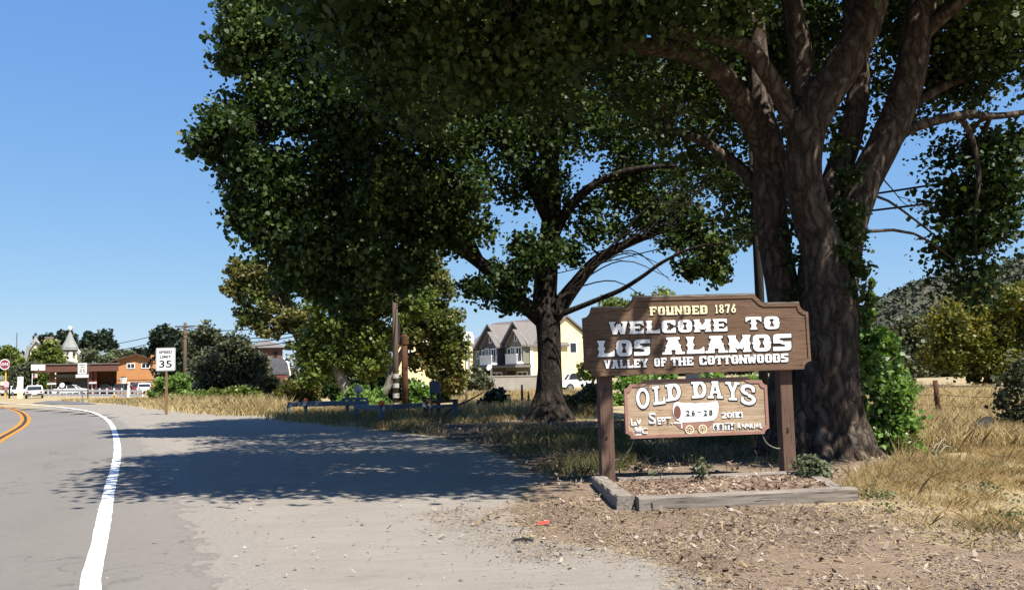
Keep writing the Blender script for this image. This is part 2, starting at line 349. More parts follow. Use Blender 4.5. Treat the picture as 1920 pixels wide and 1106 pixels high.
def road_mat():
    m, t, p, L = nt('worn_asphalt'); N = t.nodes.new; tc = N('ShaderNodeTexCoord')
    def noise(s, d, r, st=(1, 1, 1), rz=0):
        n = N('ShaderNodeTexNoise'); n.inputs['Scale'].default_value = s; n.inputs['Detail'].default_value = d; n.inputs['Roughness'].default_value = r
        mp = N('ShaderNodeMapping'); mp.inputs['Scale'].default_value = st; mp.inputs['Rotation'].default_value = (0, 0, rz); L(tc.outputs['Object'], mp.inputs[0]); L(mp.outputs[0], n.inputs[0]); return n.outputs[0]
    def ramp(f, st):
        st = [(q, tuple(x*AS for x in col)) for q, col in st]
        c = N('ShaderNodeValToRGB'); e = c.color_ramp.elements; e[0].position, e[0].color = st[0][0], (*st[0][1], 1); e[1].position, e[1].color = st[-1][0], (*st[-1][1], 1)
        for q, col in st[1:-1]: x = e.new(q); x.color = (*col, 1)
        L(f, c.inputs[0]); return c.outputs[0]
    a = ramp(noise(.5, 6, .6, (1, .25, 1), -.42), [(.3, (.185, .166, .146)), (.5, (.222, .200, .176)), (.7, (.255, .231, .205))])
    b = ramp(noise(85, 4, .9), [(.33, (.08, .074, .067)), (.47, (.205, .19, .174)), (.6, (.23, .213, .195)), (.74, (.41, .385, .355))])
    c = ramp(noise(9, 8, .7), [(.35, (.155, .145, .138)), (.62, (.238, .224, .214))])
    x = N('ShaderNodeMixRGB'); x.inputs[0].default_value = .35; L(a, x.inputs[1]); L(b, x.inputs[2])
    y = N('ShaderNodeMixRGB'); y.inputs[0].default_value = .3; L(x.outputs[0], y.inputs[1]); L(c, y.inputs[2])
    wv = N('ShaderNodeTexNoise'); wv.inputs['Scale'].default_value = 1.3; wv.inputs['Detail'].default_value = 5; L(tc.outputs['Object'], wv.inputs[0])
    wa = N('ShaderNodeMixRGB'); wa.blend_type = 'LINEAR_LIGHT'; wa.inputs[0].default_value = .9; L(tc.outputs['Object'], wa.inputs[1]); L(wv.outputs['Color'], wa.inputs[2])
    vo = N('ShaderNodeTexVoronoi'); vo.feature = 'DISTANCE_TO_EDGE'; vo.inputs['Scale'].default_value = .22; L(wa.outputs[0], vo.inputs['Vector'])
    cm = N('ShaderNodeMapRange'); cm.inputs[1].default_value = .0; cm.inputs[2].default_value = .006; cm.inputs[3].default_value = .55; cm.inputs[4].default_value = 0; L(vo.outputs['Distance'], cm.inputs[0])
    cz = N('ShaderNodeMixRGB'); cz.blend_type = 'MULTIPLY'; cz.inputs[2].default_value = (.35, .34, .34, 1); L(cm.outputs[0], cz.inputs[0]); L(y.outputs[0], cz.inputs[1]); y = cz
    at = N('ShaderNodeAttribute'); at.attribute_name = 'edge'
    dn = N('ShaderNodeMath'); dn.operation = 'MULTIPLY_ADD'; dn.inputs[1].default_value = 1.5; dn.inputs[2].default_value = -.75; L(noise(2.6, 9, .72), dn.inputs[0])
    sm2 = N('ShaderNodeMath'); sm2.operation = 'ADD'; L(at.outputs['Fac'], sm2.inputs[0]); L(dn.outputs[0], sm2.inputs[1])
    dm = N('ShaderNodeMapRange'); dm.inputs[1].default_value = -.06; dm.inputs[2].default_value = .05; L(sm2.outputs[0], dm.inputs[0])
    ck = N('ShaderNodeMapRange'); ck.inputs[1].default_value = .0; ck.inputs[2].default_value = .05; ck.inputs[3].default_value = .55; ck.inputs[4].default_value = 0; ab = N('ShaderNodeMath'); ab.operation = 'ABSOLUTE'; L(sm2.outputs[0], ab.inputs[0]); L(ab.outputs[0], ck.inputs[0])
    du = N('ShaderNodeMixRGB'); du.inputs[0].default_value = .0; L(y.outputs[0], du.inputs[1])
    dirtc = ramp(noise(24, 10, .8), [(.32, (.20, .178, .155)), (.5, (.285, .258, .228)), (.7, (.35, .32, .29))]); L(dirtc, du.inputs[2])
    shl = N('ShaderNodeMapRange'); shl.inputs[1].default_value = -1.3; shl.inputs[2].default_value = 0; shl.inputs[4].default_value = .38; L(sm2.outputs[0], shl.inputs[0]); L(shl.outputs[0], du.inputs[0])
    z = N('ShaderNodeMixRGB'); L(dm.outputs[0], z.inputs[0]); L(du.outputs[0], z.inputs[1]); L(dirtc, z.inputs[2])
    z2 = N('ShaderNodeMixRGB'); z2.blend_type = 'MULTIPLY'; z2.inputs[2].default_value = (.42, .4, .4, 1); L(ck.outputs[0], z2.inputs[0]); L(z.outputs[0], z2.inputs[1])
    L(z2.outputs[0], p.inputs['Base Color']); p.inputs['Roughness'].default_value = .85; p.inputs['Specular IOR Level'].default_value = .25
    bp = N('ShaderNodeBump'); bp.inputs['Strength'].default_value = .5; bp.inputs['Distance'].default_value = .008; L(noise(90, 6, .9), bp.inputs['Height']); L(bp.outputs[0], p.inputs['Normal'])
    return m
tag(link('road', me, road_mat()), kind='structure')
def ribbon(name, line, w, z, m, off=0.0):
    vs = []; fs = []
    for i, (x, y) in enumerate(line):
        a = Vector(line[max(i-1, 0)]); b = Vector(line[min(i+1, len(line)-1)]); d = (b-a).normalized(); n = Vector((d.y, -d.x))
        j1, j2 = R.uniform(-.006, .006), R.uniform(-.006, .006)
        vs += [(x+n.x*(off+w/2+j1), y+n.y*(off+w/2+j1), z), (x+n.x*(off-w/2+j2), y+n.y*(off-w/2+j2), z)]
        if i: fs.append((2*i-2, 2*i-1, 2*i+1, 2*i))
    o = MB().add(vs, fs).build(name, m); return tag(o, kind='structure')
MT['line'] = mat('road_paint_white', (.20, .19, .18), (.76, .76, .74), 26, .7, .3, 60, lo=.30, hi=.40, detail=12)
MT['yline'] = mat('road_paint_yellow', (.25, .14, .05), (.58, .24, .018), 22, .7, .3, 60, lo=.28, hi=.42, detail=12)
ribbon('road_edge_line', smooth_line(gp(WL), .3), .138, .0105, MT['line'])
YL = [(-260, 1000), (-90, 880), (-40, 846), (0, 822), (20, 811), (38, 800), (46, 792), (48, 785), (45, 778), (38, 772.5), (26, 768), (10, 764.5), (-20, 760.5)]
yl = smooth_line(gp(YL), .4)
ribbon('road_centre_line', yl, .13, .0105, MT['yline'], .13); ribbon('road_centre_line', yl, .13, .0105, MT['yline'], -.13)
ribbon('road_centre_gap', yl, .12, .0145, mat('sealed_joint', (.035, .025, .02), (.06, .045, .035), 9, .8), 0)
# side street apron far off, past the pullout
ap = gp([(60, 756), (130, 758.5), (182, 757.5), (150, 752.5), (90, 751.5)])
tag(MB().add([(x, y, .02) for x, y in ap], [tuple(range(5))]).build('side_road', mat('grey_asphalt', (.13, .13, .14), (.17, .17, .175), 2, .85)), kind='structure')
back_dirt = None

def pts_in(poly, n, y0=None, power=1.0):
    """n random ground points in a ground polygon"""
    a = np.array(poly); out = []
    lo, hi = a.min(0), a.max(0); tot = 0
    while tot < n:
        q = lo+(hi-lo)*rng.random((n*2, 2)); q = q[poly_sd(poly, q[:, 0], q[:, 1]) < 0]; out.append(q); tot += len(q)
    return np.concatenate(out)[:n]
def screen_pts(poly_px, n):
    """points spread evenly over a picture-space outline, dropped on the ground"""
    a = np.array(poly_px, float); lo, hi = a.min(0), a.max(0); out = []; tot = 0
    while tot < n:
        q = lo+(hi-lo)*rng.random((n*2, 2)); q = q[poly_sd(poly_px, q[:, 0], q[:, 1]) < 0]; out.append(q); tot += len(q)
    q = np.concatenate(out)[:n]
    dx = cf[0]+CR[0]*(q[:, 0]-960)/F+CU[0]*(553-q[:, 1])/F; dy = cf[1]+CR[1]*(q[:, 0]-960)/F+CU[1]*(553-q[:, 1])/F; dz = cf[2]+CR[2]*(q[:, 0]-960)/F+CU[2]*(553-q[:, 1])/F
    return np.stack([dx, dy], 1)*(-CH/dz)[:, None]
def grass(name, pts, h, w, m, lean=.45, clump=0, cs=.12, z=0.0):
    n = len(pts)
    if clump:
        c = pts[rng.integers(0, n, max(1, n//clump))]; pts = c[rng.integers(0, len(c), n)]+rng.normal(size=(n, 2))*cs
    hh = (h*(.45+.9*rng.random(n)))[:, None]; a = rng.random(n)*6.283
    side = np.stack([np.cos(a), np.sin(a), 0*a], 1)*(w*(.6+.8*rng.random(n)))[:, None]
    b = np.concatenate([pts, np.full((n, 1), z)], 1); tip = b+np.concatenate([rng.normal(size=(n, 2))*lean, np.ones((n, 1))], 1)*hh
    mid = b+(tip-b)*np.array([.4, .4, .55])
    V = np.stack([b-side/2, b+side/2, mid+side*.4, tip, mid-side*.4], 1)
    o = quads(name, V, m, None, None, 5); return tag(o, kind='stuff')
GM = {}
GM['straw'] = leafmat('dry_grass', [(.30, .21, .09), (.48, .37, .18), (.62, .50, .28)], .25, .7, .2, .5)
GM['mixed'] = leafmat('half_dry_grass', [(.10, .12, .045), (.20, .18, .075), (.40, .31, .15), (.52, .42, .24)], .25, .7, .2, .9)
GM['green'] = leafmat('shade_grass', [(.06, .085, .03), (.12, .14, .05), (.28, .22, .10)], .25, .65, .25, .8)
GM['pale'] = leafmat('field_straw', [(.40, .30, .13), (.55, .43, .21), (.64, .52, .29)], .2, .7, .2, .15)
RG = gp([(1560, 925), (1640, 880), (1720, 850), (1930, 835), (2300, 840), (2300, 1060), (1930, 1010), (1720, 990), (1620, 960)])
q = pts_in(RG, 60000); k = wob(q[:, 0], q[:, 1], 1.3)+.5*wob(q[:, 0]*3, q[:, 1]*3, 1.3)
grass('dry_grass', q[k > -.1+.5*rng.random(len(q))], .105, .0042, GM['straw'], .85, 9, .08)
q = pts_in(RG, 9000); k = wob(q[:, 0]+1, q[:, 1], 1.1); grass('tall_dry_grass', q[k > .2], .24, .004, GM['straw'], .35, 9, .06)
q = pts_in(RG, 36000); k = wob(q[:, 0]+3, q[:, 1]-8, 1.6)+.35*(8.6-q[:, 1])*(q[:, 1] < 10); grass('green_dry_grass', q[k > .0+.4*rng.random(len(q))], .085, .0055, GM['mixed'], .8, 12, .08)
q = pts_in(RG, 5000); k = wob(q[:, 0]-2, q[:, 1]+5, 1.9); q = q[k > .45]; c = q[rng.integers(0, len(q), 60)][rng.integers(0, 60, 2600)]+rng.normal(size=(2600, 2))*.09
tag(quads('ground_weeds', leafV(np.concatenate([c, rng.random((2600, 1))*.09+.01], 1), np.full(2600, .03)), leafmat('ground_weed_leaf', [(.06, .09, .035), (.12, .15, .06), (.22, .22, .10)], .2, .6, .25, 1.5)), kind='stuff')
RG2 = gp([(1930, 838), (3000, 850), (3300, 1300), (2200, 1120), (1930, 1010)])
q = pts_in(RG2, 26000); k = wob(q[:, 0], q[:, 1], 1.3); grass('dry_grass', q[k > -.3], .12, .006, GM['straw'], .8, 9, .1)
q = screen_pts([(2100, 718), (3000, 700), (3200, 850), (2100, 850)], 16000); grass('field_grass', q, .34, .016, GM['pale'], .5)
# tall straw in the field on the right, thinning with distance
grass('field_grass', screen_pts([(1590, 735), (1700, 722), (1930, 730), (2100, 735), (2100, 850), (1930, 845), (1740, 850), (1680, 858), (1590, 800)], 34000), .34, .014, GM['pale'], .5)
grass('field_grass', screen_pts([(835, 742), (1000, 736), (1120, 738), (1120, 780), (1000, 782), (870, 776)], 18000), .38, .028, GM['pale'], .4)
# under the trees behind the sign
U1 = gp([(1000, 905), (960, 860), (1010, 825), (1200, 812), (1480, 815), (1500, 870), (1300, 880), (1140, 895)])
q = pts_in(U1, 22000); k = wob(q[:, 0], q[:, 1], 1.2); grass('shade_grass', q[k > .05], .2, .007, GM['green'], .4, 16, .12)
q = pts_in(U1, 12000); k = wob(q[:, 0]-5, q[:, 1]+3, 1.4); grass('shade_straw', q[k > .25], .18, .006, GM['mixed'], .6, 16, .12)
U2 = gp([(560, 792), (720, 790), (900, 784), (1140, 786), (1480, 800), (1200, 818), (1000, 840), (900, 830), (780, 812)])
q = pts_in(U2, 26000); k = wob(q[:, 0]+9, q[:, 1]+1, .9); grass('shade_straw', q[k > .0+.3*rng.random(len(q))], .2, .011, GM['mixed'], .55, 14, .16)
U3 = gp([(480, 783), (560, 774), (760, 764), (870, 768), (860, 786), (700, 794), (560, 793)])
grass('fence_grass', pts_in(U3, 9000), .26, .02, GM['mixed'], .35, 12, .2)
# dry verge along the far side of the pullout
V1 = [(185, 754.5), (300, 751.5), (420, 750), (520, 752), (540, 772), (470, 779), (380, 775), (300, 766), (230, 757)]
q = screen_pts(V1, 36000); k = wob(q[:, 0], q[:, 1], .35)+.6*wob(q[:, 0], q[:, 1], 1.2); grass('verge_grass', q[k > -.5+.8*rng.random(len(q))], .34, .028, GM['pale'], .6, 7, .35)
q = screen_pts([(285, 745), (500, 752), (540, 772), (470, 778), (330, 765)], 6000); grass('verge_grass', q, .6, .02, GM['pale'], .4, 9, .3)
grass('verge_grass', screen_pts([(200, 755), (300, 760), (370, 768), (500, 779), (520, 760), (300, 753)], 7000), .34, .035, GM['mixed'], .5, 10, .5)
grass('verge_grass', screen_pts([(105, 751.5), (180, 750), (300, 749), (230, 757), (185, 755)], 7000), .2, .06, GM['pale'], .5)
# wood chips and leaf litter on the bank in front of the sign
def chips(name, q, s, m, zz=.006, asp=.35, tilt=.35):
    n = len(q); a = rng.random(n)*6.283; s = s*(.4+1.3*rng.random(n)**2)
    t = np.stack([np.cos(a), np.sin(a), rng.normal(size=n)*tilt], 1); b = np.stack([-np.sin(a), np.cos(a), rng.normal(size=n)*tilt], 1)
    z = .03*np.clip(wob(q[:, 0], q[:, 1], 1.1), 0, 1)+zz
    c = np.concatenate([q, z[:, None]], 1); t = t*(s/2)[:, None]; w = b*(s*asp/2*(.5+rng.random(n)))[:, None]
    c[:, 2] += abs(t[:, 2])+abs(w[:, 2])
    V = np.stack([c-t-w*.6, c-t*.1-w, c+t, c+t*.1+w], 1); return tag(quads(name, V, m), kind='stuff')
LM = leafmat('leaf_litter', [(.075, .052, .038), (.19, .135, .10), (.29, .22, .165), (.39, .31, .24), (.52, .44, .36)], 0, .85, .15, 1.2)
LB = gp([(940, 962), (1140, 928), (1180, 958), (1590, 945), (1900, 985), (2100, 1090), (2100, 1300), (1480, 1300), (1240, 1085), (1030, 995)])
q = pts_in(gp([(700, 960), (1000, 915), (1140, 925), (1180, 958), (1590, 945), (1900, 985), (2200, 1090), (2200, 1400), (1100, 1400), (900, 1060)]), 330000)
k = poly_sd(LB, q[:, 0], q[:, 1])+.5*wob(q[:, 0], q[:, 1], 2.0); q = q[(rng.random(len(q)) < np.exp(-np.clip(k, 0, 9)/.28)*.8) & (wob(q[:, 0]+4, q[:, 1], 2.6) > -1.6+1.5*rng.random(len(q)))]
chips('leaf_litter', q, .016, LM, .003, .4, .25)
chips('leaf_litter', q[rng.random(len(q)) < .03], .042, LM, .006, .5, .4); chips('straw_litter', q[rng.random(len(q)) < .03], .09, GM['straw'], .01, .07, .12)
chips('leaf_litter', pts_in(gp([(1560, 930), (1640, 850), (1700, 862), (1800, 880), (1950, 980), (1600, 965)]), 7000), .032, LM)
q = pts_in(DIRT, 5000); k = poly_sd(LIT, q[:, 0], q[:, 1]); chips('dirt_debris', q[(k < 2.2+1.5*rng.random(len(q)))|(rng.random(len(q)) < .10)], .04, LM, .014)
chips('under_tree_litter', pts_in(SHA, 9000), .07, LM, .02)
def pebbles(name, q, s, m):
    n = len(q); s = (s*(.35+rng.random(n)**3*1.6))[:, None, None]
    base = np.array([(1, 0, 0), (0, 1, 0), (-1, 0, 0), (0, -1, 0), (0, 0, .7)], float)
    c = np.concatenate([q, np.full((n, 1), .004)], 1)[:, None, :]; V = c+base[None]*s*(.6+.8*rng.random((n, 5, 1)))
    T = np.stack([V[:, [0, 1, 4]], V[:, [1, 2, 4]], V[:, [2, 3, 4]], V[:, [3, 0, 4]]], 1).reshape(-1, 3, 3)
    return tag(quads(name, T, m, None, np.repeat(rng.random(n), 4), 3), kind='stuff')
PM = leafmat('pebble_stone', [(.10, .085, .07), (.28, .25, .22), (.36, .33, .29), (.60, .57, .52)], 0, .9, .2, .5)
q = pts_in(DIRT, 9000); rr = poly_sd(ROADP, q[:, 0], q[:, 1]); pebbles('gravel', q[(rr > 0)|(rng.random(len(q)) < .05)], .013, PM)
# ---------------------------------------------------------------- trees
def bark_disp(amp, k, seed):
    q = random.Random(seed); a = [q.uniform(0, 6.28) for _ in range(9)]
    def f(t, L, i):
        w = 1.1*math.sin(L*1.7+a[0]+2*math.sin(t+a[1]))+.5*math.sin(L*4.3+a[2]+3*math.sin(2*t+a[3]))
        rid = abs(math.sin(k*t*.5+w))**.6
        lump = .5*math.sin(2*t+a[4]+L*.7)+.35*math.sin(3*t+a[5]-L*1.1)+.25*math.sin(5*t+a[6]+L*2.3)
        return 1+amp*(rid-.6)+amp*.8*lump
    return f
def crown_clumps(c, r, n, shell=.55):
    d = nrm(rng.normal(size=(n, 3))); rad = shell+(1-shell)*rng.random(n)**.7; k = rng.random(n) < .3; rad[k] = rng.random(k.sum())**.5
    return np.array(c)+d*np.array(r)*rad[:, None]
class Tree:
    def __init__(s, name, label, cat, base, group=None):
        s.o = thing(name, label, cat, base, 0, group); s.base = Vector(base); s.pts = []; s.C = []; s.S = []; s.tw = MB()
    def limb(s, name, ctrl, m, n=20, amp=.05, k=14, step=.12):
        p, r = spline([(Vector(a)-s.base, b) for a, b in ctrl], step)
        o = MB().tube(p, r, n, True, bark_disp(amp, k, R.random()) if amp else None).build(name, m, s.o, True)
        s.pts += p[::3]; return o
    def near(s, c):
        a = np.array([tuple(p) for p in s.pts]); d = ((a-np.array(c))**2).sum(1)+.35*np.maximum(0, a[:, 2]-c[2])**2; return Vector(a[int(np.argmin(d))])
    def blob(s, c, r, nc=14, nl=90, ls=.12, spread=.38, branch=.05, twigs=True, shell=.5, flat=.8):
        c = Vector(c)-s.base; r = (r, r, r*flat) if not hasattr(r, '__len__') else r
        if s.pts and branch:
            a = s.near(c); mid = (a+c)/2+Vector((R.uniform(-.3, .3), R.uniform(-.3, .3), .18*(c-a).length+R.uniform(-.2, .3)))
            p, q = spline([(a, branch), (mid, branch*.7), (c, branch*.4)], .35); s.tw.tube(p, q, 5, False); hub = p[len(p)//3:]
        else: hub = [c]
        K = crown_clumps(c, r, nc, shell)
        for k in K:
            if twigs and branch:
                kv = Vector(k); h = min(hub, key=lambda x: (x-kv).length); md = (h+kv)/2+Vector((R.uniform(-.12, .12), R.uniform(-.12, .12), .12*(kv-h).length))
                p, q = spline([(h, branch*.36), (md, branch*.26), (kv, branch*.12)], .4); s.tw.tube(p, q, 4, False)
            sp = spread*(.6+.8*R.random()); g = np.clip(rng.normal(size=(nl, 3)), -1.9, 1.9)*np.array([sp, sp, sp*.75]); g[:, 2] -= .35*np.minimum(np.abs(rng.normal(size=nl)), 2)*sp
            s.C.append(k+g); s.S.append(np.full(nl, ls))
    def finish(s, lm, tm=None, crown='crown', branches='branches', v=None, rl=False):
        if s.C:
            C = np.concatenate(s.C); V = leafV(C, np.concatenate(s.S), round_=rl); quads(crown, V, lm, s.o, None, V.shape[1])
            global SUM; SUM += len(C)
        if s.tw.v: s.tw.build(branches, tm or MT['twig'], s.o, True)
        s.C = []; s.S = []; s.tw = MB(); return s
LF = {}
LF['cot'] = leafmat('cottonwood_leaf', [(.018, .037, .010), (.033, .063, .015), (.062, .105, .025), (.17, .22, .06)], .27, .5, .22, .35)
LF['bush'] = leafmat('bush_leaf', [(.09, .18, .035), (.15, .27, .055), (.22, .36, .085), (.32, .44, .14)], .35, .42, .4, .8)
LF['syc'] = leafmat('sycamore_leaf', [(.05, .08, .02), (.085, .125, .028), (.14, .17, .04), (.22, .20, .06), (.27, .19, .08)], .3, .5, .3, .35)
LF['yel'] = leafmat('yellowing_leaf', [(.05, .07, .014), (.10, .115, .022), (.17, .155, .03), (.25, .18, .04)], .3, .5, .3, .45)
LF['olive'] = leafmat('grey_green_leaf', [(.05, .062, .03), (.085, .10, .048), (.12, .135, .066), (.16, .17, .095)], .2, .55, .3, .3)
LF['pine'] = leafmat('dark_conifer_leaf', [(.012, .025, .012), (.022, .04, .018), (.035, .055, .026)], .12, .55, .3, .2)
LF['lime'] = leafmat('bright_green_leaf', [(.065, .115, .02), (.12, .18, .033), (.19, .24, .05), (.27, .28, .08)], .3, .5, .3, .3)
LF['gold'] = leafmat('golden_green_leaf', [(.055, .08, .016), (.13, .155, .026), (.22, .21, .036), (.31, .255, .055)], .35, .5, .3, .5)

# --- the big cottonwood behind the sign
b1 = G(1548, 858)
T1 = Tree('cottonwood_tree', 'huge old cottonwood with furrowed brown bark standing right behind the welcome sign', 'tree', b1)
Yt = b1.y
def lp(*a): return [(P(x, y, Y), r) for x, y, Y, r in a]
fl = lambda t: t
T1.limb('trunk', [(b1+Vector((0, .1, -.3)), .85), (b1+Vector((.05, .1, .12)), .74), (b1+Vector((.07, .1, .5)), .63)] + lp((1550, 760, Yt, .51), (1551, 690, Yt, .46), (1554, 620, Yt, .43), (1556, 560, Yt, .42), (1551, 510, Yt, .375), (1540, 460, Yt, .33), (1522, 400, Yt-.1, .30), (1509, 345, Yt-.15, .285), (1508, 290, Yt-.2, .275), (1518, 235, Yt-.2, .275), (1545, 180, Yt-.2, .27), (1580, 125, Yt-.2, .26), (1610, 70, Yt-.2, .255), (1632, 10, Yt-.2, .24), (1655, -80, Yt-.3, .21), (1690, -230, Yt-.4, .15), (1700, -380, Yt-.4, .08)), MT['bark'], 72, .10, 34, .05)
T1.limb('limb', lp((1520, 250, Yt-.15, .24), (1510, 195, Yt, .21), (1503, 140, Yt+.1, .19), (1498, 80, Yt+.1, .18), (1486, 10, Yt+.1, .165), (1470, -90, Yt, .13), (1440, -260, Yt-.3, .07)), MT['bark'], 26, .07, 22, .08)
T1.limb('limb', lp((1566, 600, Yt+.35, .30), (1582, 500, Yt+.5, .26), (1598, 420, Yt+.6, .25), (1625, 335, Yt+.7, .275), (1660, 265, Yt+.7, .265), (1690, 195, Yt+.7, .26), (1708, 130, Yt+.7, .25), (1718, 60, Yt+.7, .24), (1735, -10, Yt+.7, .21), (1765, -120, Yt+.7, .16), (1800, -280, Yt+.5, .09)), MT['bark'], 34, .07, 26, .07)
T1.limb('limb', lp((1712, 90, Yt+.7, .15), (1740, 55, Yt+.6, .13), (1775, 25, Yt+.5, .12), (1815, -10, Yt+.4, .11), (1880, -90, Yt+.2, .08), (1960, -160, Yt, .05)), MT['bark'], 18, .05, 16, .1)
T1.limb('limb', lp((1662, 275, Yt+.8, .13), (1700, 245, Yt+.9, .10), (1750, 228, Yt+1.0, .085), (1810, 215, Yt+1.1, .075), (1870, 218, Yt+1.2, .06), (1960, 205, Yt+1.3, .04)), MT['bark'], 14, .05, 14, .1)
T1.limb('limb', lp((1680, 225, Yt+1, .1), (1730, 185, Yt+1.5, .085), (1800, 150, Yt+2, .07), (1900, 130, Yt+2.3, .05)), MT['bark'], 12, .05, 14, .12)
T1.limb('limb', [(b1+Vector((-.4, .75, -.2)), .5)] + lp((1486, 700, Yt+.9, .36), (1479, 610, Yt+1, .30), (1467, 540, Yt+1, .27), (1453, 460, Yt+1, .26), (1445, 390, Yt+1, .28), (1443, 320, Yt+1, .27), (1440, 265, Yt+1, .26), (1428, 215, Yt+1.2, .21), (1425, 160, Yt+1.3, .19), (1420, 90, Yt+1.4, .17), (1412, 0, Yt+1.4, .15), (1400, -140, Yt+1.4, .1), (1380, -300, Yt+1.2, .05)), MT['bark'], 36, .08, 24, .07)
T1.limb('limb', lp((1448, 300, Yt+.9, .26), (1425, 250, Yt+.7, .235), (1395, 200, Yt+.4, .215), (1360, 150, Yt+.1, .19), (1318, 112, Yt-.2, .17), (1265, 94, Yt-.5, .15), (1200, 86, Yt-.8, .125), (1120, 86, Yt-1.1, .10), (1020, 97, Yt-1.4, .07), (900, 90, Yt-1.6, .04)), MT['bark'], 26, .06, 20, .08)
T1.limb('limb', lp((1510, 300, Yt-.05, .17), (1492, 245, Yt-.1, .16), (1468, 190, Yt-.2, .15), (1440, 140, Yt-.35, .14), (1405, 95, Yt-.5, .13), (1350, 72, Yt-.8, .12), (1280, 62, Yt-1.1, .11), (1200, 42, Yt-1.5, .10), (1120, 10, Yt-2, .085), (1040, -30, Yt-2.5, .07), (900, -120, Yt-3.5, .05)), MT['bark'], 22, .06, 18, .08)
T1.limb('limb', lp((1450, 390, Yt+1, .15), (1415, 345, Yt+1.3, .12), (1370, 300, Yt+1.6, .10), (1310, 262, Yt+1.9, .08), (1240, 240, Yt+2.2, .06)), MT['bark'], 14, .05, 14, .1)
T1.limb('limb', lp((1522, 640, Yt+.7, .24), (1520, 520, Yt+.8, .22), (1535, 430, Yt+.95, .21), (1565, 340, Yt+1.1, .23), (1595, 250, Yt+1.2, .21), (1610, 160, Yt+1.3, .19), (1602, 60, Yt+1.3, .17), (1590, -60, Yt+1.3, .13), (1580, -260, Yt+1.2, .06)), MT['bark'], 26, .07, 20, .09)
for (x, z, dx, dy, r) in ((.35, .2, .7, -.4, .18), (-.45, .15, -.8, -.35, .2), (.5, .2, .95, .3, .2), (-.15, .15, -.3, -.8, .19), (.2, .2, .3, -.75, .17)):   # root flares
    T1.limb('root', [(b1+Vector((x*.6, dy*.2, z+.75)), r*.75), (b1+Vector((x*1.1, dy*.55, z+.15)), r*.85), (b1+Vector((dx, dy*.95, .02)), r*.55), (b1+Vector((dx*1.35, dy*1.35, -.15)), r*.25)], MT['bark'], 14, .1, 10, .06)
B = T1.blob
# overhead canopy reaching towards the camera and the road (above the frame)
for x, y, z, r in ((2.9, 8.2, 7.6, 1.1), (2.1, 8.8, 7.0, 1.4), (.9, 8.9, 7.0, 1.4), (-.3, 9.3, 7.2, 1.4), (-1.3, 9.3, 7.4, 1.5), (.5, 9.8, 7.6, 1.7), (2.6, 9.6, 7.9, 1.7), (-2.0, 11.2, 7.6, 1.4), (-.8, 11.6, 7.9, 1.7), (1.6, 12, 8.3, 1.8), (3.6, 12, 9, 1.8), (-2.6, 13.2, 8, 1.3), (6.7, 12.3, 8.6, 1.5), (8.6, 14, 8.6, 1.7), (7, 15.5, 9.5, 1.8), (4.6, 15.5, 10, 1.9), (2, 15, 9.5, 1.8), (-1, 14.5, 9, 1.8), (9.8, 16.8, 8.5, 1.7), (6.0, 10.9, 8.1, 1.0), (7.2, 10.3, 8.3, 1.25), (5, 20, 9.2, 1.8), (6.6, 21, 9.6, 1.8), (3.2, 20.6, 9.6, 1.8), (4.6, 18, 10, 1.8), (7.5, 18, 9.6, 1.8), (1.5, 18.5, 9.6, 1.8), (-1, 19.5, 9.2, 1.8), (-3, 20.3, 8.8, 1.6), (-2.2, 17.3, 9.2, 1.7), (.2, 16.8, 9.4, 1.7)):
    B((x, y, z), r, 20, 130, .14, .42, .06, shell=.2)
# inside the frame
for px, py, Y, r, nc, nl in ((1080, 30, 12.2, .85, 12, 110), (1200, 0, 12.4, .8, 12, 100), (1330, 10, 13, .7, 10, 90), (960, 20, 12, 1.0, 14, 120), (820, 30, 12.6, 1.1, 15, 120), (680, 40, 13.4, 1.0, 14, 110), (900, 130, 13.2, .8, 11, 90), (760, 150, 13.8, .9, 12, 90), (1010, 170, 14, .7, 9, 70),
    (1290, 190, 16.2, 1.0, 10, 70), (1370, 260, 16.4, .9, 10, 75), (1400, 380, 16.5, .55, 7, 60), (1330, 120, 16, 1.0, 11, 80), (1400, 150, 16.6, .9, 10, 80), (1470, 60, 16.6, .8, 9, 80), (1545, 40, 17, .5, 5, 60), (1590, 210, 16.6, .5, 5, 60), (1650, 100, 17, .9, 8, 80), (1690, 200, 17.4, .7, 8, 70), (1440, 170, 17, 1, 9, 80), (1200, 140, 15, .9, 9, 70),
    (1800, 40, 15.4, 1.0, 13, 110), (1900, 70, 15.4, 1.0, 13, 110), (1850, 140, 16.2, .9, 11, 100), (1770, 130, 16.6, .8, 10, 90), (1825, 290, 16, .66, 12, 100), (1850, 350, 15.8, .65, 11, 100), (1800, 372, 16.2, .45, 8, 80), (1840, 430, 15.7, .5, 10, 90), (1790, 470, 15.8, .35, 7, 70), (1830, 520, 15.6, .33, 6, 60), (1880, 290, 16, .4, 6, 70), (1700, 20, 16.4, .8, 9, 80)):
    B(P(px, py, Y), r, int(nc*1.3), int(nl*1.15), .10, .25, .035, shell=.35)
T1.finish(LF['cot'], rl=True)
T1.limb('limb', lp((1800, 217, Yt+1.1, .06), (1822, 260, Yt+1.2, .05), (1835, 330, Yt+1.3, .04), (1828, 410, Yt+1.3, .03), (1832, 500, Yt+1.3, .015)), MT['bark'], 10, .05, 10, .1)
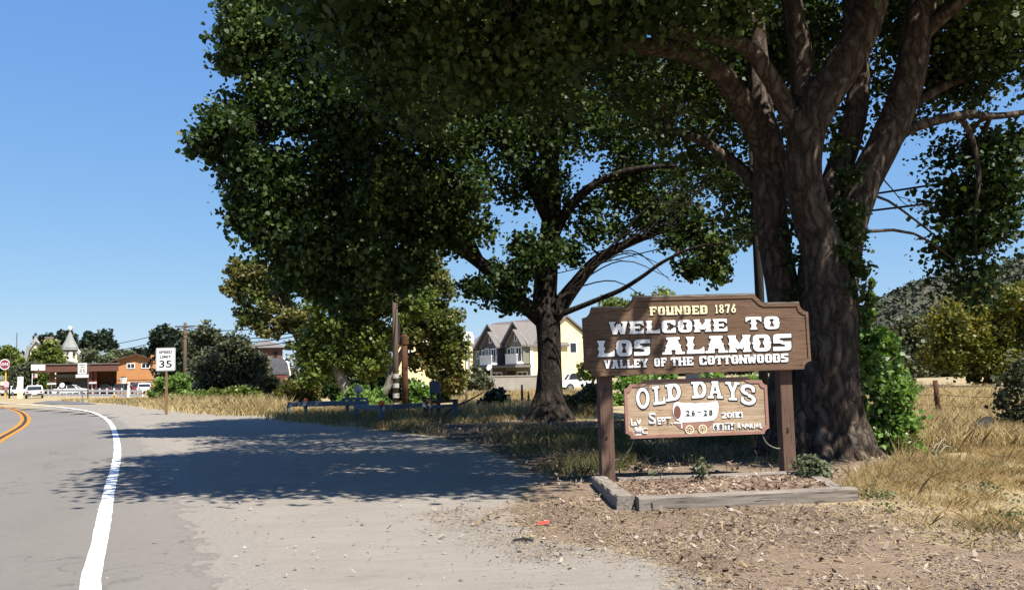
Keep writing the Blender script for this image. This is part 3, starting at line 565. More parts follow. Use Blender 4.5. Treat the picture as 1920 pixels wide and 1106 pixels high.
# leafy shoots climbing the trunk
for px, py, Y, r, nl in ((1607, 440, Yt-.1, .14, 60), (1612, 500, Yt-.2, .16, 70), (1600, 390, Yt+.1, .14, 60), (1590, 470, Yt-.35, .15, 50), (1585, 330, Yt+.2, .2, 60), (1580, 270, Yt+.4, .22, 60), (1575, 400, Yt-.05, .2, 70), (1618, 560, Yt-.2, .1, 20), (1590, 540, Yt-.4, .1, 26), (1500, 480, Yt+.3, .2, 60), (1500, 560, Yt+.3, .25, 60), (1490, 420, Yt+.5, .2, 50)):
    B(P(px, py, Y), r, 6, int(nl*.6), .08, .11, .012, shell=.2)
T1.finish(LF['cot'], None, 'shoots', 'shoot_stems')
# bare dead twig hanging on the right
dt = MB(); a = P(1655, 335, 15.2)-T1.base
def dead(p, d, L, r, n):
    if n == 0 or L < .08: return
    q = p+d*L; dt.tube([p, (p+q)/2+Vector((R.uniform(-.05, .05),)*3), q], [r, r*.8, r*.6], 5)
    for _ in range(R.choice((2, 3))): dead(p+(q-p)*R.uniform(.5, 1), (d+Vector((R.uniform(-.7, .7), R.uniform(-.5, .5), R.uniform(-.6, .3)))).normalized(), L*R.uniform(.5, .75), r*.6, n-1)
dead(a, Vector((.6, 0, -.8)).normalized(), .5, .014, 5); dt.build('dead_branch', MT['twig'], T1.o)

# --- the second cottonwood, further left and back
b2 = G(1030, 788); Y2 = b2.y
T2 = Tree('cottonwood_tree', 'wide dark cottonwood with straight black trunk beside the rail fence, its crown overhanging the pullout', 'tree', b2)
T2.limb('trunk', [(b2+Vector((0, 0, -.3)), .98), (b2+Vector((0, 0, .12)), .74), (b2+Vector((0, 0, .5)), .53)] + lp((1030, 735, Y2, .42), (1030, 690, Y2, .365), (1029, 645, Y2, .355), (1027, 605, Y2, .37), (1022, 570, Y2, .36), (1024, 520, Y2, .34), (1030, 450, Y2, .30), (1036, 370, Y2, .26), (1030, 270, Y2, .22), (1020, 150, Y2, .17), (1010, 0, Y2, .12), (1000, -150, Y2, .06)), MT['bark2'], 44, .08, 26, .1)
T2.limb('limb', lp((1022, 598, Y2, .34), (996, 580, Y2-.2, .27), (965, 558, Y2-.6, .24), (930, 520, Y2-1.1, .21), (890, 485, Y2-1.6, .19), (840, 455, Y2-2.2, .16), (770, 425, Y2-2.8, .13), (690, 400, Y2-3.4, .1), (600, 370, Y2-4.2, .06)), MT['bark2'], 22, .06, 18, .12)
T2.limb('limb', lp((1036, 590, Y2, .32), (1062, 555, Y2-.1, .24), (1090, 520, Y2-.2, .20), (1120, 488, Y2-.3, .17), (1165, 462, Y2-.5, .14), (1220, 440, Y2-.8, .11), (1290, 418, Y2-1.1, .08), (1370, 410, Y2-1.4, .05)), MT['bark2'], 20, .06, 16, .12)
T2.limb('limb', lp((1040, 592, Y2-.2, .12), (1075, 580, Y2-.4, .085), (1120, 562, Y2-.8, .075), (1165, 543, Y2-1.2, .07), (1205, 518, Y2-1.6, .06), (1245, 490, Y2-2, .05), (1300, 465, Y2-2.4, .04), (1360, 455, Y2-2.8, .03)), MT['bark2'], 12, .04, 12, .15)
T2.limb('limb', lp((1030, 460, Y2, .2), (1060, 400, Y2-.4, .16), (1110, 350, Y2-.8, .13), (1180, 320, Y2-1.2, .1), (1270, 310, Y2-1.6, .06)), MT['bark2'], 14, .05, 14, .15)
T2.limb('limb', lp((1032, 420, Y2, .2), (990, 340, Y2-.6, .17), (930, 260, Y2-1.4, .14), (850, 200, Y2-2.2, .11), (740, 150, Y2-3, .08), (620, 110, Y2-3.6, .05)), MT['bark2'], 14, .05, 14, .15)
T2.limb('limb', lp((1028, 330, Y2, .18), (1060, 230, Y2+.6, .14), (1110, 120, Y2+1.2, .1), (1160, 0, Y2+1.6, .06)), MT['bark2'], 12, .05, 14, .15)
T2.limb('limb', lp((900, 490, Y2-1.5, .14), (850, 400, Y2-2.6, .12), (760, 310, Y2-3.6, .1), (650, 260, Y2-4.6, .07), (520, 240, Y2-5.4, .05)), MT['bark2'], 12, .05, 14, .15)
for sx in (): T2.limb('root', [(b2+Vector((sx*.3, -.2, .9)), .2), (b2+Vector((sx*.6, -.35, .25)), .2), (b2+Vector((sx*1.05, -.5, -.1)), .12)], MT['bark2'], 12, .08, 10, .1)
B = T2.blob
for px, py, Y, r, nc, nl, sp in ((470, 40, 21.6, 1.05, 22, 110, .3), (440, 95, 21.2, .55, 12, 80, .24), (500, 120, 22, .9, 16, 90, .3), (420, 245, 20.6, .62, 16, 90, .24), (390, 270, 20.4, .42, 10, 70, .2), (455, 300, 21, .7, 14, 90, .26), (480, 210, 22, .8, 14, 90, .3), (520, 350, 21.8, 1.25, 20, 100, .34), (470, 400, 21.4, .55, 12, 80, .26), (520, 440, 21.6, .8, 14, 90, .3),
    (600, 30, 22, 1.6, 24, 120, .38), (600, 180, 22, 1.6, 24, 120, .38), (630, 330, 22, 1.7, 26, 120, .38), (600, 450, 22, 1.2, 20, 110, .34), (560, 510, 22, .7, 12, 90, .26), (740, 80, 22.4, 1.8, 26, 120, .4), (760, 240, 22.4, 1.8, 28, 120, .4), (730, 390, 22.4, 1.6, 26, 120, .36), (680, 490, 22.4, 1.0, 18, 110, .3), (640, 545, 22.4, .6, 11, 90, .24), (750, 500, 22.8, .8, 14, 90, .3), (850, 350, 23.6, 1.2, 18, 100, .36),
    (880, 100, 24, 2, 26, 120, .42), (900, 250, 24.4, 1.7, 24, 110, .4), (830, 450, 24, .8, 13, 90, .3), (880, 420, 24.6, .6, 8, 60, .3), (1030, 60, 25.5, 2, 26, 110, .42), (1040, 220, 25.8, 1.8, 24, 100, .42), (1000, 330, 26.4, 1.3, 16, 90, .36), (1150, 130, 26.5, 1.8, 22, 100, .42), (1160, 280, 26.6, 1.5, 18, 90, .4), (1270, 220, 27, 1.5, 16, 80, .4), (1270, 330, 27, 1.3, 15, 80, .36), (1370, 330, 26.5, 1.0, 12, 80, .34),
    (1000, 470, 26, .9, 14, 80, .32), (950, 510, 25.6, .7, 11, 80, .28), (900, 545, 25, .5, 8, 70, .24), (960, 560, 26, .5, 6, 60, .22), (1060, 470, 26.8, .6, 8, 60, .3), (1100, 390, 26.8, .8, 10, 60, .34),
    (1300, 420, 26, .65, 10, 70, .28), (1330, 465, 25.6, .55, 10, 80, .26), (1290, 500, 25.3, .4, 8, 70, .22), (1350, 510, 25.4, .32, 6, 60, .2), (1265, 455, 25.6, .4, 6, 50, .24), (1390, 430, 26, .5, 8, 60, .26), (1210, 380, 26.5, .8, 11, 60, .34), (1150, 420, 26.5, .5, 6, 40, .3), (1240, 400, 26.2, .6, 9, 60, .3), (1120, 440, 26.6, .4, 5, 40, .3), (1180, 350, 26.8, .9, 12, 70, .34)):
    B(P(px, py, Y), r, int(nc*1.35), int(nl*1.15), .125, sp*.78, .05, shell=.3)
for px, py, Y, r in ((720, -90, 22, 1.9), (800, -120, 23, 2.2), (1000, -120, 25, 2.3), (1200, -80, 27, 2.0), (650, 150, 26, 2.2), (850, 150, 28, 2.4), (640, 350, 26, 2.0), (800, 350, 27, 2.0), (1000, 180, 30, 2.6), (1200, 180, 31, 2.2), (700, -10, 25, 2.2), (1330, 120, 29, 1.8)):
    B(P(px, py, Y), r, 22, 110, .18, .5, .05, shell=.2)
# fine arching twigs to the right of the trunk
for i in range(26):
    x0, y0 = R.choice(((1100, 508), (1125, 486), (1165, 463), (1205, 446), (1060, 545), (1250, 430)))
    yy = Y2-.3-R.random()*1.5; x1 = x0+R.uniform(60, 200); y1 = y0-R.uniform(-40, 130)
    a = P(x0, y0, yy)-T2.base; c = P(x1, y1, yy-R.uniform(0, 1.2))-T2.base; md = a*.45+c*.55+Vector((0, 0, R.uniform(.2, .8)))
    p, q = spline([(a, .025), (md, .018), (c, .008)], .3); T2.tw.tube(p, q, 4, False)
T2.finish(LF['cot'], MT['bark2'], rl=True)
# ---------------------------------------------------------------- lettering
def rect(x0, y0, x1, y1): return [(x0, y0), (x1, y0), (x1, y1), (x0, y1)]
def ell(cx, cy, a, b, n=28): return [(cx+a*math.cos(6.2832*i/n), cy+b*math.sin(6.2832*i/n)) for i in range(n)]
def bar(x0, y0, x1, y1, w):
    d = math.hypot(x1-x0, y1-y0); a, b = -(y1-y0)/d*w/2, (x1-x0)/d*w/2
    return [(x0+a, y0+b), (x0-a, y0-b), (x1-a, y1-b), (x1+a, y1+b)]
def chop(x0, y0, x1, y1, c, d=None):
    d = d or c; return [(x0+c, y0), (x1-c, y0), (x1, y0+d), (x1, y1-d), (x1-c, y1), (x0+c, y1), (x0, y1-d), (x0, y0+d)]
def rnd(x0, y0, x1, y1, rx, ry):
    o = []
    for cx, cy_, a0 in ((x1-rx, y1-ry, 0), (x0+rx, y1-ry, 90), (x0+rx, y0+ry, 180), (x1-rx, y0+ry, 270)):
        for k in range(6): t = math.radians(a0+18*k); o.append((cx+rx*math.cos(t), cy_+ry*math.sin(t)))
    return o
def stem(x, w=.26, s=.09, sl=1, sr=1):
    """spurred western stem: flared ends and a pointed spur half way"""
    h = w/2; prof = [(1, 1), (.93, .92), (.84, .35), (.72, .05), (.62, .12), (.55, .45), (.5, 1.05), (.45, .45), (.38, .12), (.28, .05), (.16, .35), (.07, .92), (0, 1)]
    return [(x-h-s*e*sl, y) for y, e in prof]+[(x+h+s*e*sr, y) for y, e in reversed(prof)]
BOW = lambda x0, x1: [(x0, .80), (x1, .80), (x1, .70), ((x0+x1)/2+(x1-x0)*.2, .5), (x1, .30), (x1, .20), (x0, .20), (x0, .30), ((x0+x1)/2-(x1-x0)*.2, .5), (x0, .70)]
SPURS = lambda x0, x1, e=.07: [[(x0+.05, .62), (x0, .56), (x0-e, .5), (x0, .44), (x0+.05, .38)], [(x1-.05, .62), (x1, .56), (x1+e, .5), (x1, .44), (x1-.05, .38)]]
def seriftop(x, w): return rect(x-w/2, .86, x+w/2, 1)
WEST = {
 'O': ([rnd(.07, 0, .93, 1, .26, .26)]+SPURS(.07, .93), [BOW(.37, .63)]),
 'L': ([stem(.28), rect(.1, 0, .98, .22), [(.98, 0), (.98, .42), (.88, .30), (.62, .2)]], []),
 'S': ([rnd(.06, 0, .94, 1, .2, .2), rect(.6, .62, .97, 1), rect(.03, 0, .4, .38)], [[(.38, .76), (1.1, .76), (1.1, .60), (.5, .60), (.36, .66)], [(-.1, .24), (.62, .24), (.64, .34), (.5, .40), (-.1, .40)], [(.55, .55), (1.2, .55), (1.2, .61), (.5, .61)], [(-.2, .39), (.45, .39), (.4, .45), (-.2, .45)]]),
 'A': ([bar(.22, 0, .47, 1, .27), bar(.78, 0, .53, 1, .27), rect(.2, .86, .8, 1), rect(0, 0, .42, .13), rect(.58, 0, 1, .13), rect(.25, .26, .75, .48), [(.14, .5), (.26, .62), (.26, .38)], [(.86, .5), (.74, .62), (.74, .38)]], [[(-.3, -.3), (1.3, -.3), (1.3, 0), (-.3, 0)], [(-.3, 1), (1.3, 1), (1.3, 1.4), (-.3, 1.4)]]),
 'M': ([stem(.19, .22, .07), stem(.81, .22, .07), bar(.14, 1, .5, .22, .24), bar(.86, 1, .5, .22, .24)], [[(-.3, 1), (1.3, 1), (1.3, 1.4), (-.3, 1.4)]]),
 'W': ([bar(.12, 1, .28, 0, .22), bar(.5, .8, .30, 0, .2), bar(.5, .8, .70, 0, .2), bar(.88, 1, .72, 0, .22), rect(0, .87, .34, 1), rect(.66, .87, 1, 1)], [[(-.3, -.3), (1.3, -.3), (1.3, 0), (-.3, 0)], [(-.3, 1), (1.3, 1), (1.3, 1.4), (-.3, 1.4)]]),
 'E': ([stem(.27), rect(.1, 0, .96, .2), rect(.1, .8, .96, 1), rect(.27, .42, .72, .58), [(.96, 0), (.96, .40), (.84, .26), (.7, .18)], [(.96, 1), (.96, .60), (.84, .74), (.7, .82)], rect(.66, .36, .74, .64)], []),
 'F': ([stem(.3), rect(.1, .8, .96, 1), rect(.27, .42, .76, .58), [(.96, 1), (.96, .58), (.84, .74), (.7, .82)], rect(.68, .36, .78, .64)], []),
 'C': ([rnd(.07, 0, .90, 1, .24, .24), SPURS(.07, .9)[0], rect(.66, .62, .94, 1), rect(.66, 0, .94, .38)], [BOW(.38, .66), [(.6, .42), (1.1, .42), (1.1, .58), (.6, .58)], [(.6, .58), (.84, .58), (.76, .68), (.6, .7)], [(.6, .42), (.84, .42), (.76, .32), (.6, .3)]]),
 'T': ([stem(.5, .26, .09), rect(.02, .8, .98, 1), [(.02, 1), (.02, .58), (.14, .72), (.3, .82)], [(.98, 1), (.98, .58), (.86, .72), (.7, .82)]], []),
 'D': ([rnd(.07, 0, .94, 1, .26, .26), rect(.04, 0, .4, 1), SPURS(.04, .94)[1], SPURS(.04, .94)[0]], [BOW(.37, .64)]),
 'U': ([stem(.2, .24, .08), stem(.8, .24, .08), rnd(.08, 0, .92, .5, .22, .22)], [rect(.38, .28, .62, 1.1)]),
 'N': ([stem(.18, .22, .08), stem(.82, .22, .08), bar(.1, 1, .9, 0, .26)], [[(-.3, -.3), (1.3, -.3), (1.3, 0), (-.3, 0)], [(-.3, 1), (1.3, 1), (1.3, 1.4), (-.3, 1.4)]]),
 'V': ([bar(.2, 1, .48, 0, .28), bar(.8, 1, .52, 0, .26), rect(0, .87, .42, 1), rect(.6, .87, 1, 1), [(.16, .5), (.3, .62), (.36, .38)], [(.84, .5), (.7, .62), (.64, .38)]], [[(-.3, -.3), (1.3, -.3), (1.3, 0), (-.3, 0)], [(-.3, 1), (1.3, 1), (1.3, 1.4), (-.3, 1.4)]]),
 'Y': ([bar(.18, 1, .5, .42, .26), bar(.82, 1, .5, .42, .26), rect(.36, 0, .64, .5), rect(.22, 0, .78, .13), rect(0, .87, .42, 1), rect(.58, .87, 1, 1)], [[(-.3, 1), (1.3, 1), (1.3, 1.4), (-.3, 1.4)]]),
 'H': ([stem(.2, .25, .08), stem(.8, .25, .08), rect(.2, .41, .8, .59)], []),
 '1': ([rect(.34, 0, .66, 1), rect(.16, 0, .84, .12), [(.34, 1), (.12, .78), (.16, .7), (.36, .78)]], []),
 '8': ([ell(.5, .75, .36, .25), ell(.5, .27, .42, .27)], [ell(.5, .76, .14, .11), ell(.5, .27, .17, .13)]),
 '7': ([rect(.06, .82, .92, 1), bar(.8, .9, .42, 0, .28), rect(.06, .66, .18, 1)], [[(-.3, -.3), (1.3, -.3), (1.3, 0), (-.3, 0)]]),
 '6': ([ell(.5, .3, .42, .3), bar(.3, .35, .62, .95, .27), ell(.66, .88, .2, .12)], [ell(.5, .3, .17, .15), [(-.3, 1), (1.3, 1), (1.3, 1.4), (-.3, 1.4)]]),
}
def arcbar(cx, cy, a, b, t0, t1, w, n=14):
    o = []; i = []
    for k in range(n+1):
        t = math.radians(t0+(t1-t0)*k/n); o.append((cx+(a+w/2)*math.cos(t), cy+(b+w/2*.62)*math.sin(t))); i.append((cx+(a-w/2)*math.cos(t), cy+(b-w/2*.62)*math.sin(t)))
    return o+i[::-1]
SLAB = {
 'O': ([ell(.5, .5, .5, .5)], [ell(.5, .5, .27, .34)]),
 'L': ([rect(.16, 0, .42, 1), rect(0, .86, .58, 1), rect(0, 0, 1, .15), rect(.84, 0, 1, .36)], []),
 'D': ([rect(.14, 0, .40, 1), rect(0, 0, .5, .14), rect(0, .86, .5, 1), rnd(.2, 0, 1, 1, .4, .45)], [rnd(.40, .14, .75, .86, .28, .34)]),
 'A': ([bar(.2, 0, .44, .95, .2), bar(.8, 0, .56, .95, .22), rect(.28, .86, .72, 1), rect(0, 0, .4, .13), rect(.6, 0, 1, .13), rect(.25, .30, .75, .43)], [[(-.3, -.3), (1.3, -.3), (1.3, 0), (-.3, 0)]]),
 'Y': ([bar(.2, 1, .5, .45, .2), bar(.8, 1, .5, .45, .2), rect(.38, 0, .62, .5), rect(.2, 0, .8, .13), rect(0, .87, .42, 1), rect(.6, .87, 1, 1)], [[(-.3, 1), (1.3, 1), (1.3, 1.4), (-.3, 1.4)]]),
 'S': ([arcbar(.5, .73, .36, .19, 15, 270, .25), arcbar(.5, .27, .37, .19, -165, 90, .25), rect(.74, .64, .93, .88), rect(.04, .12, .22, .36)], []),
}
def sdf(g, X, Y):
    pos, neg = g; d = None
    for p in pos: q = poly_sd(p, X, Y); d = q if d is None else np.minimum(d, q)
    for p in neg: d = np.maximum(d, -poly_sd(p, X, Y))
    return d
def outline_faces(d, xs, ys, mapf):
    """marching squares: filled polygons where d<0; returns verts, faces"""
    vs = []; key = {}; fs = []
    def vid(k, p):
        if k not in key: key[k] = len(vs); vs.append(p)
        return key[k]
    ny, nx = d.shape
    for j in range(ny-1):
        for i in range(nx-1):
            c = ((i, j), (i+1, j), (i+1, j+1), (i, j+1)); val = [d[b, a] for a, b in c]
            if min(val) >= 0: continue
            f = []
            for k in range(4):
                (a0, b0), (a1, b1) = c[k], c[(k+1) % 4]; v0, v1 = val[k], val[(k+1) % 4]
                if v0 < 0: f.append(vid((a0, b0), (xs[a0], ys[b0])))
                if (v0 < 0) != (v1 < 0):
                    t = v0/(v0-v1); f.append(vid(tuple(sorted(((a0, b0), (a1, b1)))), (xs[a0]+(xs[a1]-xs[a0])*t, ys[b0]+(ys[b1]-ys[b0])*t)))
            if len(f) > 2: fs.append(f)
    return [mapf(x, y) for x, y in vs], fs
def glyph(mb, g, mapf, y0, y1, res=30, grow=0.0, asp=1.0):
    """adds an extruded letter; mapf: unit square -> board (x,z)"""
    nx_ = int(res*asp)+8; xs_ = np.linspace(-.14, 1.14, nx_); ys_ = np.linspace(-.10, 1.10, res+6)
    Xg, Yg = np.meshgrid(xs_, ys_); d = sdf(g, Xg, Yg)-grow; d[0] = d[-1] = 1; d[:, 0] = d[:, -1] = 1
    d[np.abs(d) < 1e-5] = 1e-5
    v, f = outline_faces(d, xs_, ys_, mapf)
    if not v: return
    n = len(v); E = {}
    for p in f:
        for a, b in zip(p, p[1:]+p[:1]): E[(a, b)] = E.get((a, b), 0)+1
    side = [(b, a, a+n, b+n) for a, b in E if (b, a) not in E]
    mb.add([(x, y0, z) for x, z in v]+[(x, y1, z) for x, z in v], [tuple(p) for p in f]+side)
def text(s, name, parent, x, z, y, h=None, w=None, m=None, th=.003, align='CENTER', sx=None, bold=0.0, rot=0.0):
    cu = bpy.data.curves.new('t', 'FONT'); cu.body = s; cu.size = 1; cu.extrude = 0; cu.offset = bold
    to = bpy.data.objects.new('t', cu); COL.objects.link(to); dg = bpy.context.evaluated_depsgraph_get(); me = bpy.data.meshes.new_from_object(to.evaluated_get(dg))
    bpy.data.objects.remove(to); bpy.data.curves.remove(cu)
    n = len(me.vertices); a = np.empty(n*3, np.float32); me.vertices.foreach_get('co', a); a = a.reshape(-1, 3); lo = a.min(0); hi = a.max(0)
    ky = (h/(hi[1]-lo[1])) if h else w/(hi[0]-lo[0]); kx = (w/(hi[0]-lo[0])) if w else ky
    u = (a[:, 0]-(lo[0]+hi[0])/2)*kx; v = (a[:, 1]-(lo[1]+hi[1])/2)*ky
    c, s_ = math.cos(rot), math.sin(rot)
    b = np.stack([x+u*c-v*s_, np.full(n, y), z+u*s_+v*c], 1); me.vertices.foreach_set('co', b.astype(np.float32).ravel()); me.update()
    me.name = name; o = link(name, me, m or MT['black'], parent); 
    if th: sd = o.modifiers.new('Solidify', 'SOLIDIFY'); sd.thickness = th; sd.offset = 0
    return o

# ---------------------------------------------------------------- the welcome sign
pL, pR = G(1147, 912), G(1486, 899); sm_ = (pL+pR)/2; ang = math.atan2(pR.y-pL.y, pR.x-pL.x)
def wood(name, c1, c2, c3, crack, sc=2.2, st=(1.2, 6, 26), rough=.8):
    c1, c2, c3, crack = (tuple(x*AS*1.06 for x in c) for c in (c1, c2, c3, crack))
    m, t, p, L = nt(name); N = t.nodes.new; tc = N('ShaderNodeTexCoord'); mp = N('ShaderNodeMapping'); mp.inputs['Scale'].default_value = st; L(tc.outputs['Object'], mp.inputs[0])
    def noise(s, d=8, dis=.4):
        n = N('ShaderNodeTexNoise'); n.inputs['Scale'].default_value = s; n.inputs['Detail'].default_value = d; n.inputs['Distortion'].default_value = dis; L(mp.outputs[0], n.inputs[0]); return n.outputs[0]
    a = N('ShaderNodeValToRGB'); e = a.color_ramp.elements; e[0].position = .3; e[0].color = (*c1, 1); e[1].position = .7; e[1].color = (*c2, 1); x = e.new(.5); x.color = (*c3, 1)
    L(noise(sc), a.inputs[0])
    k = N('ShaderNodeValToRGB'); k.color_ramp.elements[0].position = .32; k.color_ramp.elements[0].color = (.0, .0, .0, 1); k.color_ramp.elements[1].position = .40; k.color_ramp.elements[1].color = (1, 1, 1, 1)
    L(noise(sc*2.1, 5, .2), k.inputs[0])
    mx = N('ShaderNodeMixRGB'); mx.inputs[1].default_value = (*crack, 1); L(k.outputs[0], mx.inputs[0]); L(a.outputs[0], mx.inputs[2])
    n2 = N('ShaderNodeTexNoise'); n2.inputs['Scale'].default_value = 1.7; n2.inputs['Detail'].default_value = 5; L(tc.outputs['Object'], n2.inputs[0])
    mu = N('ShaderNodeMixRGB'); mu.blend_type = 'MULTIPLY'; mu.inputs[0].default_value = .5; L(mx.outputs[0], mu.inputs[1]); L(n2.outputs[0], mu.inputs[2])
    sc2 = N('ShaderNodeMixRGB'); sc2.blend_type = 'MULTIPLY'; sc2.inputs[0].default_value = 1; sc2.inputs[2].default_value = (1.3, 1.3, 1.3, 1); L(mu.outputs[0], sc2.inputs[1])
    L(sc2.outputs[0], p.inputs['Base Color']); p.inputs['Roughness'].default_value = rough; p.inputs['Specular IOR Level'].default_value = .25
    b = N('ShaderNodeBump'); b.inputs['Strength'].default_value = .6; b.inputs['Distance'].default_value = .006; L(k.outputs[0], b.inputs['Height']); L(b.outputs[0], p.inputs['Normal']); return m
MT['sign'] = wood('stained_sign_wood', (.13, .077, .047), (.215, .135, .086), (.17, .102, .065), (.055, .03, .018))
MT['tan'] = wood('tan_sign_wood', (.38, .265, .17), (.60, .46, .325), (.50, .365, .245), (.20, .12, .07), 2.6, (1.2, 6, 22))
MT['post'] = wood('stained_post_wood', (.12, .068, .048), (.185, .115, .085), (.15, .088, .064), (.06, .035, .025), 2.5, (18, 18, .9))
MT['timber'] = wood('grey_timber', (.16, .135, .115), (.34, .30, .265), (.25, .215, .185), (.055, .043, .035), 2.4, (.9, 14, 18), .95)
MT['timber2'] = wood('grey_timber_end', (.16, .135, .115), (.34, .30, .265), (.25, .215, .185), (.055, .043, .035), 2.4, (14, .9, 18), .95)
MT['pink'] = mat('faded_pink_paint', (.36, .185, .145), (.42, .235, .19), 9, .7)
MT['maroon'] = mat('maroon_paint', (.20, .075, .05), (.24, .10, .07), 9, .7)
MT['letter'] = mat('sign_letter_paint', (.84, .84, .84), (.72, .72, .71), 18, .55)
MT['ivory'] = mat('ivory_letter_paint', (.80, .70, .48), (.66, .55, .33), 16, .55)
WS = thing('welcome_sign', 'brown routed wooden town sign on two square posts reading Welcome to Los Alamos', 'sign', sm_, ang)
def concave(cx, cz, r, a0, a1, n=6): return [(cx+r*math.cos(math.radians(a0+(a1-a0)*k/n)), cz+r*math.sin(math.radians(a0+(a1-a0)*k/n))) for k in range(n+1)]
def board_outline(i=0.0):
    x0, x1, z0, z1, zt, xa, xb = -1.46+i, 1.475-i, 1.375+i, 2.215-i, 2.335-i, -.80+i, .775-i
    return (concave(x0, z0, .10, 90, 0) + concave(x1, z0, .10, 180, 90) + concave(x1, z1, .11, 270, 180)
            + concave(xb+.15, z1+.13, .13, 270, 185, 5)[0:0] + [(xb+.145, z1+.005), (xb+.09, z1+.03), (xb+.03, z1+.09), (xb, zt)]
            + [(xa, zt), (xa-.03, z1+.09), (xa-.08, z1+.03), (xa-.13, z1+.005)] + concave(x0, z1, .11, 360, 270))
def polyface(mb, pts, y0, y1): mb.prism(pts, y0, y1)
bmb = MB(); bmb.prism(board_outline(), -.085, .0)
bd = bmb.build('board', MT['sign'], WS, False, .006); bd.rotation_euler = (0, -.012, 0)
# raised rim along the board edge
rim = MB(); o1 = board_outline(); o2 = board_outline(.035); n = len(o1)
rim.add([(x, -.097, z) for x, z in o1]+[(x, -.097, z) for x, z in o2]+[(x, -.086, z) for x, z in o1]+[(x, -.086, z) for x, z in o2],
        [(i, (i+1) % n, (i+1) % n+n, i+n) for i in range(n)]+[(i+2*n, (i+1) % n+2*n, (i+1) % n, i) for i in range(n)]+[(i+n, (i+1) % n+n, (i+1) % n+3*n, i+3*n) for i in range(n)])
rim.build('rim', MT['sign'], bd)
cap = MB(); cap.box(-.80, .775, -.10, .006, 2.337, 2.362); cap.build('top_cap', MT['timber'], bd)
for x0, x1 in ((-1.34, -.95), (.93, 1.36)): MB().box(x0, x1, -.10, .006, 2.217, 2.238).build('shoulder_cap', MT['timber'], bd)
def line(s, x0, x1, z0, z1, m, table, widths=None, gap=.08, res=30, y=(-.094, -.085), parent=None, grow=0.0, word='lettering', sp=.55):
    ws = [(widths or {}).get(c, 1.0) if c != ' ' else sp for c in s]; tot = sum(ws)+gap*(len(s)-1); k = (x1-x0)/tot; x = x0; mb = MB()
    for c, w in zip(s, ws):
        if c != ' ': glyph(mb, table[c], (lambda u, v, x=x, w=w: (x+u*w*k, z0+v*(z1-z0))), y[0], y[1], res, grow, max(.8, w*k/(z1-z0)))
        x += (w+gap)*k
    return mb.build(word, m, parent)
LW = {'W': 1.15, 'M': 1.15, '1': .6, 'L': .95, 'T': .95, 'A': 1.1, 'O': 1.0}
for dz, mm, gr, yy in ((-.006, MT['black'], .035, (-.0905, -.085)), (0, None, 0, (-.097, -.085))):
    wd = 'lettering' if mm is None else 'letter_shadow'; sx = .006 if mm else 0
    line('FOUNDED', -.618+sx, .148+sx, 2.112+dz, 2.222+dz, mm or MT['ivory'], WEST, LW, .06, 26, yy, bd, gr, wd)
    line('1876', .24+sx, .523+sx, 2.118+dz, 2.228+dz, mm or MT['cream'], WEST, {'1': .62}, .05, 26, yy, bd, gr, wd)
    line('WELCOME', -1.135+sx, .397+sx, 1.888+dz, 2.045+dz, mm or MT['letter'], WEST, LW, .04, 32, yy, bd, gr, wd)
    line('TO', .632+sx, 1.095+sx, 1.897+dz, 2.058+dz, mm or MT['letter'], WEST, LW, .08, 32, yy, bd, gr, wd)
    line('LOS', -1.312+sx, -.615+sx, 1.614+dz, 1.815+dz, mm or MT['letter'], WEST, {'L': 1.05}, .02, 36, yy, bd, gr, wd)
    line('ALAMOS', -.474+sx, 1.238+sx, 1.618+dz, 1.832+dz, mm or MT['letter'], WEST, LW, .02, 36, yy, bd, gr, wd)
    line('VALLEY', -1.224+sx, -.661+sx, 1.468+dz, 1.572+dz, mm or MT['letter'], WEST, LW, .03, 26, yy, bd, gr, wd)
    line('OF', -.585+sx, -.42+sx, 1.474+dz, 1.578+dz, mm or MT['letter'], WEST, LW, .03, 26, yy, bd, gr, wd)
    line('THE', -.37+sx, -.073+sx, 1.474+dz, 1.580+dz, mm or MT['letter'], WEST, LW, .03, 26, yy, bd, gr, wd)
    line('COTTONWOODS', -.005+sx, 1.177+sx, 1.474+dz, 1.582+dz, mm or MT['letter'], WEST, LW, .01, 26, yy, bd, gr, wd)
for x0, x1 in ((-1.287, -1.118), (1.07, 1.235)):
    post = MB().box(x0, x1, .002, .17, -.12, 2.1).build('post', MT['post'], WS, False, .008)
    bolts = ((1.18, .6) if x0 < 0 else (.62,))
    for z in bolts: MB().tube([(x0+.075, .004, z), (x0+.075, -.012, z)], .016, 10).build('bolt', MT['dark'], post)
    MB().box(x0+.055, x0+.085, -.004, .003, (1.2 if x0 < 0 else .64), (1.225 if x0 < 0 else .655)).build('knot', MT['dark'], post)

# hanging board below it
ES = thing('event_sign', 'tan wooden Old Days board with pink rim and covered wagon, hung under the town sign', 'sign', sm_+Vector((0, 0, 0)), ang)
def b2_outline(i=0.0):
    x0, x1, z0, z1, zt, xa, xb = -.975+i, .885-i, .585+i, 1.262-i, 1.308-i, -.715+i, .63-i
    return (concave(x0, z0, .065, 90, 0, 5) + concave(x1, z0, .065, 180, 90, 5) + concave(x1, z1, .065, 270, 180, 5)
            + [(xb+.075, z1+.002), (xb+.04, z1+.015), (xb+.012, z1+.03), (xb, zt), (xa, zt), (xa-.012, z1+.03), (xa-.03, z1+.015), (xa-.06, z1+.002)] + concave(x0, z1, .065, 360, 270, 5))
eb = MB().prism(b2_outline(), -.03, .0).build('board', MT['tan'], ES, False, .003); eb.rotation_euler = (0, -.006, 0)
rim = MB(); o1 = b2_outline(); o2 = b2_outline(.038); n = len(o1)
